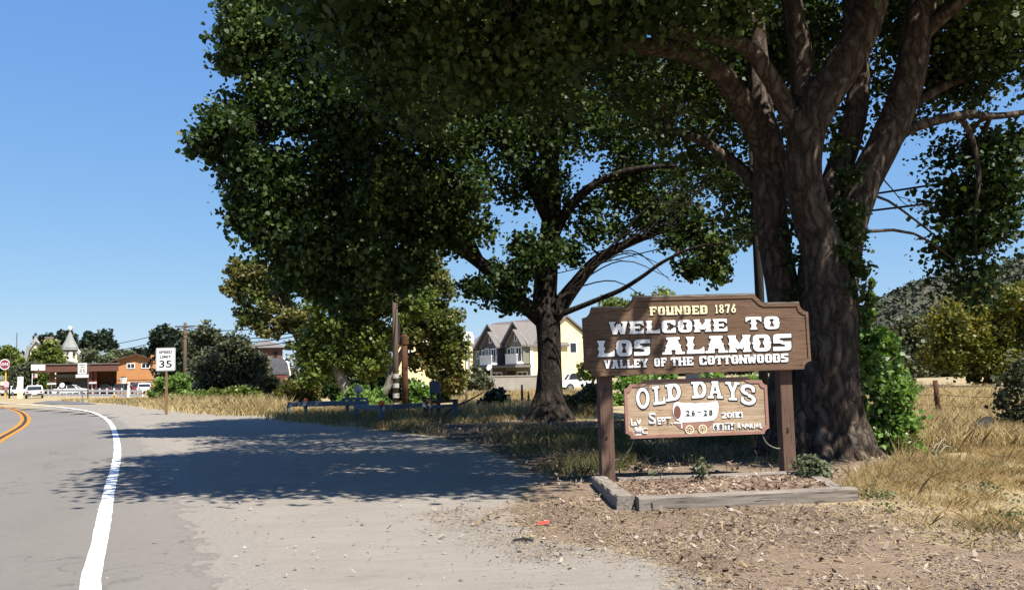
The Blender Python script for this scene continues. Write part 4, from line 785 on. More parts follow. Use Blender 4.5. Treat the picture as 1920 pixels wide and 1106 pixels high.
rim.add([(x, -.040, z) for x, z in o1]+[(x, -.040, z) for x, z in o2]+[(x, -.030, z) for x, z in o1]+[(x, -.030, z) for x, z in o2],
        [(i, (i+1) % n, (i+1) % n+n, i+n) for i in range(n)]+[(i+2*n, (i+1) % n+2*n, (i+1) % n, i) for i in range(n)]+[(i+n, (i+1) % n+n, (i+1) % n+3*n, i+3*n) for i in range(n)])
rim.build('rim', MT['pink'], eb)
sh = MB(); wh = MB()
for c, x0, x1, z0, z1, r in (('O', -.825, -.655, .95, 1.212, .03), ('L', -.61, -.455, .998, 1.228, .10), ('D', -.445, -.25, 1.04, 1.25, .11), ('D', -.11, .085, 1.060, 1.268, .015), ('A', .098, .30, 1.05, 1.264, -.05), ('Y', .335, .52, 1.02, 1.248, -.07), ('S', .525, .73, .952, 1.215, -.12)):
    cx, cz = (x0+x1)/2, (z0+z1)/2; w, h = x1-x0, z1-z0
    def mp(u, v, dx=0, dz=0, cx=cx, cz=cz, w=w, h=h, r=r): 
        a, b = (u-.5)*w, (v-.5)*h; return (cx+dx+a-b*r*.35, cz+dz+b+a*r)
    glyph(wh, SLAB[c], mp, -.040, -.030, 34); glyph(sh, SLAB[c], (lambda u, v, f=mp: f(u, v, .004, -.005)), -.0345, -.030, 34, .045)
sh.build('letter_shadow', MT['black'], eb); wh.build('lettering', MT['letter'], eb)
# covered wagon emblem
cv = [(-.315, .795), (-.345, .83), (-.362, .89), (-.362, .95), (-.345, 1.0), (-.31, 1.022), (-.28, 1.018), (-.22, 1.002), (-.14, 1.006), (-.06, .994), (.02, 1.003), (.09, .996), (.16, 1.008), (.225, 1.015), (.236, .96), (.228, .88), (.20, .81), (.155, .775), (.05, .766), (-.1, .764), (-.25, .764)]
cv = cv[::-1] if False else cv
def area(p): return sum(a[0]*b[1]-b[0]*a[1] for a, b in zip(p, p[1:]+p[:1]))
def ccw(p): return p if area(p) > 0 else p[::-1]
def shape(name, pts, y0, m, par, y1=-.030): return MB().prism(ccw(pts), y0, y1).build(name, m, par)
def growp(pts, e):
    cx = sum(p[0] for p in pts)/len(pts); cz = sum(p[1] for p in pts)/len(pts)
    return [(x+e*(x-cx)/max(.05, math.hypot(x-cx, z-cz)), z+e*(z-cz)/max(.05, math.hypot(x-cx, z-cz))) for x, z in pts]
shape('canvas_outline', growp(cv, .005), -.0335, MT['maroon'], eb); cvo = shape('wagon_canvas', cv, -.037, MT['letter'], eb)
shape('canvas_opening', ell(-.305, .893, .046, .082), -.0395, MT['maroon'], cvo, -.0365)
for x in (-.12, .05):
    for q in ([(x, -.038, .992), (x+.008, -.038, .95), (x, -.038, .925)], [(x+.004, -.038, .83), (x-.004, -.038, .79), (x-.01, -.038, .77)]): MB().tube(q, .0022, 4).build('seam', MT['steel'], cvo)
wb = shape('wagon_body', [(-.345, .752), (-.25, .760), (.17, .762), (.10, .70), (.06, .675), (-.22, .672), (-.28, .69)], -.0352, MT['pink'], eb)
MB().box(-.355, -.255, -.0385, -.035, .752, .768).build('seat', MT['letter'], wb); MB().box(-.262, -.25, -.0385, -.035, .69, .752).build('upright', MT['letter'], wb)
for cx in (-.157, .013):
    w = MB(); n = 24; ri, ro = .044, .056
    w.add([(cx+r*math.cos(6.2832*k/n), y, .672+r*math.sin(6.2832*k/n)) for y in (-.043, -.030) for r in (ro, ri) for k in range(n)],
          [f for k in range(n) for f in ((k, (k+1) % n, n+(k+1) % n, n+k), (2*n+k, 2*n+(k+1) % n, (k+1) % n, k), (n+k, n+(k+1) % n, 3*n+(k+1) % n, 3*n+k))])
    wo = w.build('wagon_wheel', MT['cream'], eb)
    sp = MB()
    for k in range(4): a = math.pi*k/4+.2; sp.obox((cx-ri*math.cos(a), -.039-k*.0007, .672-ri*math.sin(a)), (cx+ri*math.cos(a), -.039-k*.0007, .672+ri*math.sin(a)), .008, .004, (0, 1, 0))
    sp.build('spokes', MT['cream'], wo); MB().tube([(cx, -.036, .672), (cx, -.046, .672)], .011, 10).build('hub', MT['maroon'], wo)
def plate(x0, x1, z0, z1, s, m_=MT['letter'], h=.062, y=-.041):
    p = MB().box(x0, x1, y, y+.0035, z0, z1).build('number_plate', m_, eb); text(s, 'lettering', p, (x0+x1)/2, (z0+z1)/2, y-.0022, h*1.06, None, MT['black'], .003, bold=.03); return p
plate(-.205, -.137, .842, .918, '2'); plate(-.134, -.066, .842, .918, '6'); plate(.025, .091, .838, .914, '2'); plate(.094, .160, .838, .914, '8')
text('~', 'dash', eb, -.02, .885, -.039, None, .05, MT['dark'], .003)
plate(.412, .474, .798, .872, '1', h=.056, y=-.036); plate(.478, .542, .798, .872, '4', h=.056, y=-.036)
text('20', 'lettering', eb, .335, .832, -.036, .07, .135, MT['letter'], .006, bold=.02)
plate(.154, .216, .654, .736, '6', h=.062, y=-.036); plate(.220, .284, .654, .736, '8', h=.062, y=-.036); plate(.302, .364, .654, .736, 'T', h=.062, y=-.036); plate(.368, .430, .654, .736, 'H', h=.062, y=-.036)
text('A', 'lettering', eb, .484, .69, -.036, .082, .058, MT['letter'], .006, bold=.02); text('NNUAL', 'lettering', eb, .66, .685, -.036, .062, .265, MT['letter'], .006, bold=.02)
text('S', 'lettering', eb, -.630, .822, -.036, .148, .09, MT['letter'], .006, bold=.022); text('EPT.', 'lettering', eb, -.472, .79, -.036, .088, .195, MT['letter'], .006, bold=.022)
text('L', 'lettering', eb, -.885, .785, -.036, .085, .04, MT['letter'], .006, bold=.022); text('A', 'lettering', eb, -.848, .762, -.0375, .065, .055, MT['letter'], .006, bold=.022); text('V', 'lettering', eb, -.805, .782, -.036, .075, .055, MT['letter'], .006, bold=.022)
text('M', 'lettering', eb, -.815, .685, -.036, .085, .075, MT['letter'], .006, bold=.022); text('C', 'lettering', eb, -.735, .675, -.036, .08, .07, MT['letter'], .006, bold=.022); MB().box(-.855, -.775, -.038, -.033, .628, .640).build('underline', MT['letter'], eb)
MB().box(-.17, .01, .004, .018, 1.285, 1.46).build('hanger_plate', MT['steel'], ES)
rope_m = mat('frayed_rope', (.30, .27, .22), (.18, .16, .13), 40, .95, .5, 90)
for pts in ([(-.86, .01, .60), (-.88, .02, .52), (-.93, .03, .43), (-1.0, .03, .36), (-1.08, .04, .325), (-1.13, .05, .315)], [(.80, .01, .60), (.82, .02, .54), (.86, .03, .47), (.93, .03, .42), (1.0, .04, .395), (1.08, .05, .39)]):
    p, q = spline([(Vector(v), .0085) for v in pts], .03); MB().tube(p, q, 8).build('rope', rope_m, ES, True)

# timber border round the sign bed
TB = thing('timber_border', 'weathered grey landscape timbers laid in a rectangle round the foot of the sign', 'planter border', sm_, ang)
def timber(p0, p1, w, h, m):
    a = Vector(p0); b = Vector(p1); L = (b-a).length; mb = MB(); n = 14
    ringv = []
    for i in range(n+1):
        c = a.lerp(b, i/n); d = (b-a).normalized(); s = Vector((-d.y, d.x, 0))
        j = lambda: R.uniform(-.006, .006)
        for k, (u, v) in enumerate(((-.5, 0), (.5, 0), (.5, .9), (.42, 1), (-.42, 1), (-.5, .9))): ringv.append(c+s*(u*w+j())+Vector((0, 0, v*h-.03+j())))
    mb.add(ringv, [(i*6+k, i*6+(k+1) % 6, i*6+6+(k+1) % 6, i*6+6+k) for i in range(n) for k in range(6)]+[(5, 4, 3, 2, 1, 0), tuple(n*6+k for k in range(6))])
    return mb.build('timber', m, TB)
ftm = timber((-1.35, -1.90, 0), (1.02, -1.84, 0), .17, .165, MT['timber'])
MB().add([(-1.22, -1.99, -.02), (-1.20, -1.992, -.02), (-1.215, -1.992, .09), (-1.225, -1.99, .09)], [(0, 1, 2, 3)]).build('split', MT['dark'], ftm)
timber((-1.46, -1.86, 0), (-1.33, -.02, 0), .18, .17, MT['timber2'])
timber((-1.12, -.13, 0), (1.27, -.16, 0), .16, .15, MT['timber'])
timber((1.32, -.10, 0), (.98, -1.70, 0), .16, .13, MT['timber2'])
bed = MB(); bed.add([(-1.32, -1.72, .075), (1.05, -1.62, .075), (1.25, -.2, .085), (-1.25, -.2, .085)], [(0, 1, 2, 3)])
bo = bed.build('mulch_bed', mat('mulch', (.14, .09, .06), (.27, .18, .12), 14, .95, .8, 30), None); bo.location = sm_; bo.rotation_euler = (0, 0, ang); tag(bo, kind='structure')
ca, sa = math.cos(ang), math.sin(ang)
def sgn(u, v): return np.stack([sm_.x+u*ca-v*sa, sm_.y+u*sa+v*ca], 1)
u = rng.uniform(-1.22, 1.1, 2600); v = rng.uniform(-1.65, -.25, 2600); chips('bed_litter', sgn(u, v), .05, LM, .085)
# plants growing in and beside the bed
def weed(name, label, c, h, n, lm, ls=.05, spread=.06, group=None, stalks=3, cat='plant'):
    t = Tree(name, label, cat, c, group); t.pts = [Vector((0, 0, 0))]
    st = MB()
    for k in range(stalks):
        tip = Vector((R.gauss(0, spread), R.gauss(0, spread), h*R.uniform(.7, 1.0))); p, q = spline([(Vector((0, 0, -.02)), .006), (tip*.5+Vector((R.gauss(0, .01), R.gauss(0, .01), 0)), .005), (tip, .003)], .04); st.tube(p, q, 5)
        for x in p[2:]:
            kk = max(1, int(n/stalks/len(p))); t.C.append(np.array(x)+rng.normal(size=(kk, 3))*.028); t.S.append(np.full(kk, ls))
    st.build('stem', MT['twig'], t.o, True); t.finish(lm, None, 'leaves'); return t.o
LF['sage'] = leafmat('grey_weed_leaf', [(.09, .115, .06), (.14, .17, .09), (.20, .23, .13)], .2, .7, .2, 3)
c0 = G(1318, 917); weed('weed', 'knee high grey green weed growing in the middle of the sign bed', (c0.x, c0.y, .08), .30, 170, LF['sage'], .045, .035, None, 4)
c0 = G(1238, 907); weed('weed', 'tiny low weed sprouting beside the pale stick in the sign bed', (c0.x, c0.y, .08), .10, 40, LF['sage'], .03, .03)
for px, lab, hh in ((1362, 'pair of thin dry stalks left of centre behind the sign bed', .30), (1425, 'taller thin dry stalks nearest the right sign post', .34)):
    o = thing('dry_stalk', lab, 'plant', GA(px, 11.6)); 
    for k in range(3):
        p, q = spline([(Vector((k*.07-.07, 0, -.02)), .004), (Vector((k*.07-.05, 0, hh*.5)), .0035), (Vector((k*.09-.12+R.uniform(-.05, .1), 0, hh*R.uniform(.7, 1.1))), .002)], .05); MB().tube(p, q, 5).build('stalk', mat('dry_stalk', (.30, .22, .13), (.22, .16, .10), 8), o, True)
wb_ = Tree('weed', 'dense low grey green weed clump at the foot of the right sign post', 'plant', G(1522, 905)); wb_.pts = [Vector((0, 0, 0))]
wb_.blob(G(1522, 905)+Vector((0, 0, .18)), (.17, .17, .16), 26, 34, .05, .06, .008, shell=.2); wb_.finish(LF['sage'], None, 'leaves', 'stem')
weed('grass_tuft', 'small green grass tuft just behind the left end of the sign bed', GA(1199, 11.4), .2, 60, LF['sage'], .06, .07)
# ---------------------------------------------------------------- shrubs and trees round the field
def stree(name, label, cat, Y, bpx, ells, lm, n, ls, tr=.2, bark=None, group=None, lean=None, nc=18, sp=.26, dj=.25, parts=('crown', 'branches')):
    base = GA(bpx, Y); t = Tree(name, label, cat, base, group)
    E = [(P(x, y, Y+R.uniform(-dj, dj)*rx*Y/F), rx*Y/F, ry*Y/F) for x, y, rx, ry in ells]
    top = sum((e[0] for e in E), Vector())/len(E)
    if tr:
        ctrl = [(base+Vector((0, 0, -.1)), tr*1.25), (base+Vector((0, 0, .3)), tr)]
        if lean: ctrl += [(P(x, y, Y), tr*k) for x, y, k in lean]
        else: ctrl += [(base.lerp(top, .5)+Vector((R.uniform(-.3, .3)*tr*3, 0, 0)), tr*.8), (top, tr*.4)]
        t.limb('trunk', ctrl, bark or MT['bark2'], 12, .05, 10, .4)
    else: t.pts = [Vector((0, 0, 0))]
    w = [max(rx*rz, .01)**.9 for _, rx, rz in E]; W_ = sum(w)
    for (c, rx, rz), k in zip(E, w):
        m = max(8, int(nc*(.6+.8*R.random())))
        nl = max(6, int(n*k/W_/m)); t.blob(c, (rx*.86, max(rx*.7, min(rx, rz)*.8), rz*.86), m, nl, ls, sp*(rx+rz)/2, (.05 if tr > .1 else .014) if tr else .012, Y < 70, shell=.55, flat=1)
    return t.finish(lm, bark if bark in (MT['pbark'],) else None, *parts).o
# leafy suckers beside the big trunk
stree('leafy_shrub', 'bright green cottonwood sucker shrub growing against the right side of the big trunk', 'shrub', b1.y+.15, 1655,
      [(1650, 770, 62, 70), (1690, 800, 44, 48), (1640, 700, 48, 55), (1680, 730, 36, 42), (1632, 640, 30, 45), (1655, 650, 26, 40), (1625, 590, 18, 30), (1632, 555, 8, 18), (1634, 530, 5, 10), (1620, 820, 40, 30)], LF['bush'], 8500, .08, .03, MT['twig'], nc=20, sp=.20, parts=('leaves', 'stems'))
stree('leafy_shrub', 'small loose dark green shrub by the wire fence at the far right', 'shrub', 16.5, 1905, [(1890, 760, 22, 36), (1915, 700, 30, 50), (1900, 800, 20, 22), (1930, 780, 25, 40)], LF['olive'], 1300, .09, .03, MT['twig'], nc=14, sp=.3, parts=('leaves', 'stems'))
stree('large_shrub_tree', 'broad golden green tree standing alone at the far right edge of the dry field', 'tree', 56, 1850,
      [(1790, 610, 62, 55), (1850, 590, 65, 60), (1915, 585, 60, 60), (1970, 600, 60, 70), (1770, 665, 46, 42), (1830, 665, 60, 52), (1900, 670, 60, 52), (1960, 680, 60, 50)], LF['gold'], 40000, .2, .3, None, nc=40, sp=.17)
for lab, Y, b, el, lm, n in (('dim olive tree between the trunk suckers and the golden tree', 78, 1705, [(1700, 630, 42, 42), (1730, 650, 34, 46), (1690, 680, 40, 30)], 'olive', 7000),
                     ('dark green tree half hidden behind the bright sucker shrub', 92, 1640, [(1620, 650, 45, 40), (1660, 640, 36, 34), (1640, 690, 40, 24)], 'cot', 6000)):
    stree('field_tree', lab, 'tree', Y, b, el, LF[lm], n, .34, .25, None, 'trees at the far edge of the dry field', nc=24, sp=.2)
# group behind the rail fence and pole
stree('sycamore_tree', 'broad green sycamore with pale crooked trunk behind the blue rails', 'tree', 46, 652,
      [(640, 610, 60, 50), (690, 640, 55, 50), (640, 670, 45, 36), (600, 640, 44, 50), (700, 570, 66, 46), (690, 690, 36, 28), (620, 560, 52, 44), (760, 560, 55, 50), (590, 700, 30, 36)], LF['lime'], 24000, .2, .3, MT['pbark'], None, [(648, 725, .95), (635, 700, .85), (628, 670, .7), (640, 620, .45)], nc=34, sp=.17)
sy = stree('sycamore_tree', 'yellowing sycamore right of the banded pole in front of the yellow house', 'tree', 49, 705,
      [(800, 540, 60, 44), (820, 600, 58, 44), (840, 650, 44, 40), (800, 680, 40, 34), (850, 700, 30, 34), (770, 620, 40, 34), (780, 490, 48, 36)], LF['syc'], 17000, .2, .24, MT['pbark'], None, [(722, 735, .9), (740, 690, .85), (765, 640, .6), (800, 590, .4)], nc=28, sp=.17)
stree('sycamore_tree', 'olive yellow sycamore farthest left of the group, its edge ragged against the sky', 'tree', 54, 585,
      [(470, 510, 36, 30), (450, 545, 34, 30), (500, 560, 46, 40), (470, 590, 34, 22), (540, 520, 50, 40), (550, 590, 44, 40), (505, 610, 34, 24), (570, 640, 36, 40), (440, 500, 22, 20)], LF['syc'], 17000, .2, .25, MT['pbark'], None, [(575, 690, .9), (560, 640, .7), (530, 590, .5)], nc=26, sp=.18)
for lab, Y, b, el, lm, n, ls in (
    ('dark leafy undergrowth filling the space between the pale sycamore trunks', 53, 690, [(600, 735, 34, 26), (640, 725, 34, 30), (690, 720, 36, 32), (735, 725, 34, 30), (770, 730, 26, 28), (660, 750, 40, 16), (720, 752, 40, 14)], 'cot', 11000, .19),
    ('bright big leaved green bush right behind the blue rails', 40.5, 680, [(650, 760, 32, 20), (690, 748, 40, 24), (670, 735, 26, 18), (720, 758, 20, 15)], 'bush', 5000, .17),
    ('bright green bush just right of the rusty pipe', 40, 795, [(780, 740, 22, 28), (800, 748, 26, 26), (770, 760, 18, 16)], 'bush', 4000, .16),
    ('yellow green bush leaning over the dry field below the yellow sycamore', 50, 840, [(845, 725, 26, 26), (825, 735, 20, 22)], 'lime', 3000, .18),
    ('round olive bush standing in the field left of the concrete wall', 66, 900, [(893, 702, 25, 24), (905, 718, 22, 16), (880, 718, 18, 14)], 'olive', 4500, .2),
    ('small dark bush in shade between the rail end and the second trunk', 34, 930, [(928, 748, 24, 22), (942, 764, 26, 20), (912, 764, 22, 18)], 'pine', 2600, .17),
    ('dark twiggy bush hugging the right side of the second trunk', 30, 1085, [(1080, 755, 30, 28), (1105, 745, 26, 28), (1120, 770, 26, 20)], 'olive', 2600, .13),
    ('tall green bush behind the left sign post', 38, 1175, [(1160, 735, 34, 34), (1200, 730, 34, 30), (1240, 725, 40, 30), (1290, 722, 40, 26), (1350, 722, 40, 26), (1410, 720, 40, 28), (1455, 715, 26, 28)], 'bush', 8000, .17),
    ('grey green oak bush, the biggest left of the rails', 58, 450, [(410, 690, 44, 40), (470, 690, 44, 42), (440, 655, 40, 30), (500, 715, 30, 30), (395, 725, 34, 24), (460, 730, 44, 26)], 'olive', 15000, .2),
    ('fresh green bush behind the near speed limit post', 68, 325, [(310, 722, 26, 20), (340, 715, 24, 18), (295, 738, 20, 12), (345, 738, 30, 12)], 'bush', 6000, .22),
    ('low feathery green bush in front of the oak bush', 54, 430, [(400, 742, 40, 12), (450, 740, 36, 16), (480, 748, 30, 14)], 'lime', 4500, .15),
    ('brownish bush with yellow leaves beside the barn', 50, 560, [(545, 735, 30, 24), (580, 735, 26, 28), (520, 752, 24, 14)], 'yel', 4500, .17)):
    stree('bush', lab, 'bush', Y, b, el, LF[lm], n, ls, .06, MT['twig'], 'bushes along the rails and field edge', nc=18, sp=.2)
stree('field_tree', 'yellow green tree behind the town sign, right of the second trunk', 'tree', 52, 1170, [(1150, 590, 44, 40), (1200, 575, 46, 36), (1130, 640, 36, 36), (1230, 610, 40, 40), (1180, 650, 44, 40), (1250, 560, 30, 30), (1110, 690, 30, 26)], LF['lime'], 11000, .2, .2, None, None, nc=26, sp=.19)
# far left: trees round the petrol station and the big house
for nm, lab, Y, b, el, lm, n, ls in (
    ('weeping_tree', 'tall pale drooping willow behind the wooden pole', 90, 395, [(385, 625, 26, 22), (400, 650, 28, 34), (370, 650, 24, 34), (390, 690, 32, 34), (415, 670, 20, 34)], 'olive', 9000, .3),
    ('monkey_puzzle_tree', 'spiky conifer with gold tipped branches left of the wooden pole', 100, 318, [(310, 632, 30, 20), (330, 650, 30, 30), (295, 650, 22, 22), (318, 690, 34, 36), (340, 690, 30, 34)], 'pine', 8000, .34),
    ('shade_tree', 'golden crown rising between the spiky conifer and the willow', 112, 330, [(305, 625, 24, 14), (335, 630, 26, 18), (325, 650, 24, 24)], 'yel', 4000, .34),
    ('pine_tree', 'dark round topped pine on the skyline', 190, 182, [(182, 635, 28, 20), (165, 645, 18, 16), (200, 645, 18, 16)], 'pine', 5000, .6),
    ('bare_tree', 'grey half bare tree under the round pine', 160, 190, [(180, 672, 28, 22), (205, 680, 22, 20), (165, 668, 16, 18)], 'sage', 2600, .4),
    ('shade_tree', 'light yellow green tree in front of the turret house', 150, 88, [(90, 655, 24, 18), (76, 668, 20, 18), (102, 670, 20, 18), (85, 680, 26, 14)], 'lime', 4500, .5),
    ('shade_tree', 'dark oak on the skyline just left of the turret', 240, 118, [(118, 630, 20, 11), (136, 634, 14, 12), (128, 645, 16, 12)], 'pine', 2600, .7),
    ('shade_tree', 'dark oak on the skyline behind the small spire', 240, 84, [(86, 630, 14, 9), (75, 636, 12, 8), (95, 640, 12, 8)], 'pine', 1800, .7),
    ('shade_tree', 'green tree at the left picture edge above the round sign', 150, 12, [(5, 668, 26, 24), (22, 682, 20, 18), (-12, 690, 22, 24), (14, 702, 24, 16)], 'lime', 4500, .5),
    ('shade_tree', 'olive tree behind the white price panel', 140, 48, [(45, 700, 22, 18), (60, 690, 20, 16), (38, 716, 18, 14), (62, 716, 18, 12)], 'olive', 3500, .45),
    ('shade_tree', 'green tree growing behind the left canopy column', 138, 88, [(88, 712, 14, 16), (80, 700, 14, 12), (92, 724, 12, 10)], 'lime', 2500, .4),
    ('shade_tree', 'low pale tree behind the motel roof', 180, 232, [(222, 664, 20, 9), (240, 662, 16, 8), (210, 672, 14, 8)], 'sage', 1800, .5),
    ('shade_tree', 'dark far tree line clump right of the motel chimney', 200, 268, [(262, 661, 24, 9), (280, 664, 20, 9), (290, 690, 18, 24)], 'pine', 2400, .6)):
    stree(nm, lab, 'tree', Y, b, el, LF[lm], n, ls, .3, None, 'trees round the roadside houses' if nm == 'shade_tree' else None, nc=16, sp=.22, parts=('crown', 'branches'))
# far woods closing the horizon
def mass(name, segs, lm, n, ls):
    C = []
    for (x0, Y0, x1, Y1, h) in segs:
        m = n//len(segs); t = rng.random(m); x = x0+(x1-x0)*t; y = Y0+(Y1-Y0)*t+rng.normal(size=m)*4
        top = h*(.55+.25*np.sin(x*.11)+.2*np.sin(x*.31+1)+.12*np.sin(x*.77)); z = top*rng.random(m)**.6
        C.append(np.stack([x, y, z], 1))
    C = np.concatenate(C); return tag(quads(name, leafV(C, np.full(len(C), ls)), lm), kind='stuff')
mass('far_woods', [(-330, 330, -60, 260, 12), (-60, 260, 60, 250, 9), (60, 250, 150, 230, 8), (45, 110, 130, 150, 6)], LF['olive'], 42000, 1.5)
# hills on the right
hx = np.linspace(60, 1100, 110); hy = np.linspace(380, 1250, 80); HX, HY = np.meshgrid(hx, hy)
def hz(X, Y):
    a = 64*np.exp(-((X-430)/150)**2-((Y-640)/170)**2)+84*np.exp(-((X-640)/240)**2-((Y-760)/260)**2)+30*np.exp(-((X-285)/60)**2-((Y-600)/120)**2)
    return a+2.6*wob(X*.05, Y*.05, 1)+1.2*wob(X*.13, Y*.13, 1)-4
HZ = hz(HX, HY)
hm = MB(); n1 = len(hx); hm.v = [tuple(p) for p in np.stack([HX, HY, HZ], -1).reshape(-1, 3)]; hm.f = [(j*n1+i, j*n1+i+1, (j+1)*n1+i+1, (j+1)*n1+i) for j in range(len(hy)-1) for i in range(n1-1)]
tag(hm.build('hill', mat('hill_grass', (.135, .12, .082), (.085, .09, .058), .02, .95, detail=8, c3=(.11, .105, .07)), None, True), kind='structure')
hq = np.stack([rng.uniform(120, 900, 11000), rng.uniform(430, 800, 11000)], 1); k = wob(hq[:, 0]*.03, hq[:, 1]*.03, 1); hq = hq[k > -.6]
C = np.repeat(np.concatenate([hq, hz(hq[:, 0], hq[:, 1])[:, None]+1.5], 1), 9, 0); C += rng.normal(size=C.shape)*np.array([2.2, 2.2, 1.2])
LF['hill'] = leafmat('hill_scrub', [(.055, .068, .042), (.08, .092, .055), (.115, .12, .075)], 0, .8, .2, .02)
tag(quads('hill_scrub', leafV(C, np.full(len(C), 2.4)), LF['hill']), kind='stuff')

# ---------------------------------------------------------------- poles and wires
def pole(name, label, base, h, r, m, cat='utility pole', group=None):
    t = thing(name, label, cat, base, 0, group)
    MB().tube([(0, 0, -.2), (0, 0, h*.5), (0, 0, h)], [r*1.08, r, r*.82], 14).build('shaft', m, t, True); return t
def topz(px, py, Y): return P(px, py, Y).z
pb = GA(742, 40); p1 = pole('utility_pole', 'weathered grey wooden pole with four white reflective bands, behind the blue rails', pb, topz(738, 540, 40), .135, MT['pole'])
MT['slate_w'] = mat('dirty_white_band', (.55, .53, .49), (.38, .36, .33), 9, .8)
for z0 in (.08, .5, .95, 1.38):
    MB().lathe([(.15, z0), (.15, z0+.2)], 14).build('reflective_band', MT['slate_w'], p1)
MB().box(.12, .2, -.04, .06, 3.0, 3.9).build('conduit', MT['dark'], p1)
p2 = pole('pipe_post', 'rusty steel pipe standing upright just right of the banded pole', GA(759, 37), topz(756, 630, 37), .135, MT['rust'], 'post')
MB().lathe([(.15, 0), (.15, .35), (.10, .42)], 14, (0, 0, topz(756, 630, 37)-.35)).build('cap', MT['rust'], p2)
p3 = pole('utility_pole', 'dark creosoted pole rising behind the right half of the town sign', GA(1431, 24.5), topz(1431, 170, 24.5), .125, MT['dpole'])
pb4 = GA(346, 78); p4 = pole('utility_pole', 'brown wooden pole standing left of the willow', pb4, topz(342, 605, 78), .16, MT['pole'])
MB().obox((-.9, 0, topz(342, 612, 78)), (.9, 0, topz(342, 612, 78)), .1, .12).build('crossarm', MT['pole'], p4)
p5 = pole('utility_pole', 'far pole top with crossarm rising behind the townhouse roof', GA(941, 135), topz(941, 604, 135), .15, MT['dpole'])
for z in (608,): MB().obox((-1.3, 0, topz(941, z, 135)), (1.3, 0, topz(941, z, 135)), .12, .14).build('crossarm', MT['dpole'], p5)
for x in (-1.2, -.5, .5, 1.2): MB().lathe([(.05, 0), (.07, .12), (.03, .25)], 8, (x, 0, topz(941, 608, 135)+.06)).build('insulator', MT['steel'], p5)
pole('utility_pole', 'thin dark pole beside the round sign at the left picture edge', GA(18, 104), topz(18, 664, 104), .09, MT['dpole'])
pole('mast', 'thin tall mast on the far left skyline', GA(29, 230), topz(29, 624, 230), .12, MT['dark'], 'mast')
MT['cable'] = mat('cable_rubber', (.006, .006, .006), (.009, .009, .009), 6, 1, spec=0)
def wire(label, a, b, sag, r=.018):
    pts = [a.lerp(b, i/24)+Vector((0, 0, -sag*4*(i/24)*(1-i/24))) for i in range(25)]
    tag(MB().tube(pts, r, 5).build('power_line', MT['cable']), label, 'cable', 'overhead cables')
A1 = P(742, 556, 40); A2 = P(740, 578, 40); B1 = P(1431, 394, 24.5); B2 = P(1431, 418, 24.5)
wire('upper cable between the banded pole and the dark pole behind the sign', A1, B1, .1); wire('lower cable between the banded pole and the dark pole behind the sign', A2, B2, .1)
wire('upper cable running right from the dark pole past the big trunk', B1, P(2300, 254, 20), .06, .03); wire('lower cable running right from the dark pole past the big trunk', B2, P(2300, 306, 20), .06, .03)
for i, (y0, y1, s, lab) in enumerate(((612, 552, .9, 'topmost'), (616, 562, 1.3, 'second'), (626, 572, 1.2, 'third'), (633, 582, 1.2, 'lowest'))):
    wire(lab+' of the four cables between the brown pole and the banded pole', P(343, y0, 78), P(740, y1, 40), s, .03)
wire('upper cable running left from the brown pole towards the turret', P(343, 615, 78), P(60, 640, 175), 1.5, .035); wire('lower cable running left from the brown pole towards the turret', P(343, 628, 78), P(60, 652, 175), 1.5, .035)

# ---------------------------------------------------------------- rails, posts, small roadside things
MT['blue'] = mat('weathered_blue_paint', (.085, .12, .17), (.055, .08, .12), 8, .7, .2, 30, c3=(.12, .16, .22))
MT['orange'] = mat('orange_paint', (.55, .11, .02), (.40, .09, .03), 12, .6)
MT['brown'] = mat('brown_stain', (.075, .04, .028), (.11, .062, .045), 8, .8)
def rail(name, label, posts, beams, caps=(), gate=None):
    a = posts[0]; base = Vector((a[0].x, a[0].y, 0)); t = thing(name, label, 'rail fence', base)
    for (p, h, r, m) in posts:
        q = p-base; po = MB().tube([(q.x, q.y, -.15), (q.x, q.y, h)], r, 12).build('post', m, t, True)
    for (p, q, w, h, m) in beams: MB().obox(p-base, q-base, w, h).build('rail', m, t, False, .01)
    for p, h, r in caps: q = p-base; MB().lathe([(r, 0), (r, .1), (r*.6, .14)], 12, (q.x, q.y, h)).build('post_cap', MT['orange'], t)
    return t
r1 = [GA(666, 29.2), GA(715, 27.6), GA(797, 28.4), GA(853, 29)]
def at(p, z): return Vector((p.x, p.y, z))
rail('rail_fence', 'nearer low pipe rail painted dull blue, with orange capped post and brown plank end', [(r1[0], .42, .06, MT['blue']), (r1[1], .45, .09, MT['blue']), (r1[2], .70, .075, MT['brown']), (r1[3], .66, .09, MT['blue'])],
     [(at(r1[0], .47)+Vector((0, -.05, 0)), at(r1[1], .49)+Vector((0, -.05, 0)), .1, .15, MT['blue']), (at(r1[1], .49)+Vector((0, -.05, 0)), at(r1[2], .51)+Vector((0, -.05, 0)), .1, .15, MT['blue']), (at(r1[2], .60)+Vector((0, -.09, 0)), at(r1[3], .61)+Vector((0, -.09, 0)), .06, .1, MT['brown']), (at(r1[2], .44)+Vector((0, -.09, 0)), at(r1[3], .46)+Vector((0, -.09, 0)), .06, .1, MT['blue'])], [(r1[1], .56, .1)])
r2 = [GA(541, 33), GA(573, 33.6), GA(651, 33), GA(688, 32.6)]
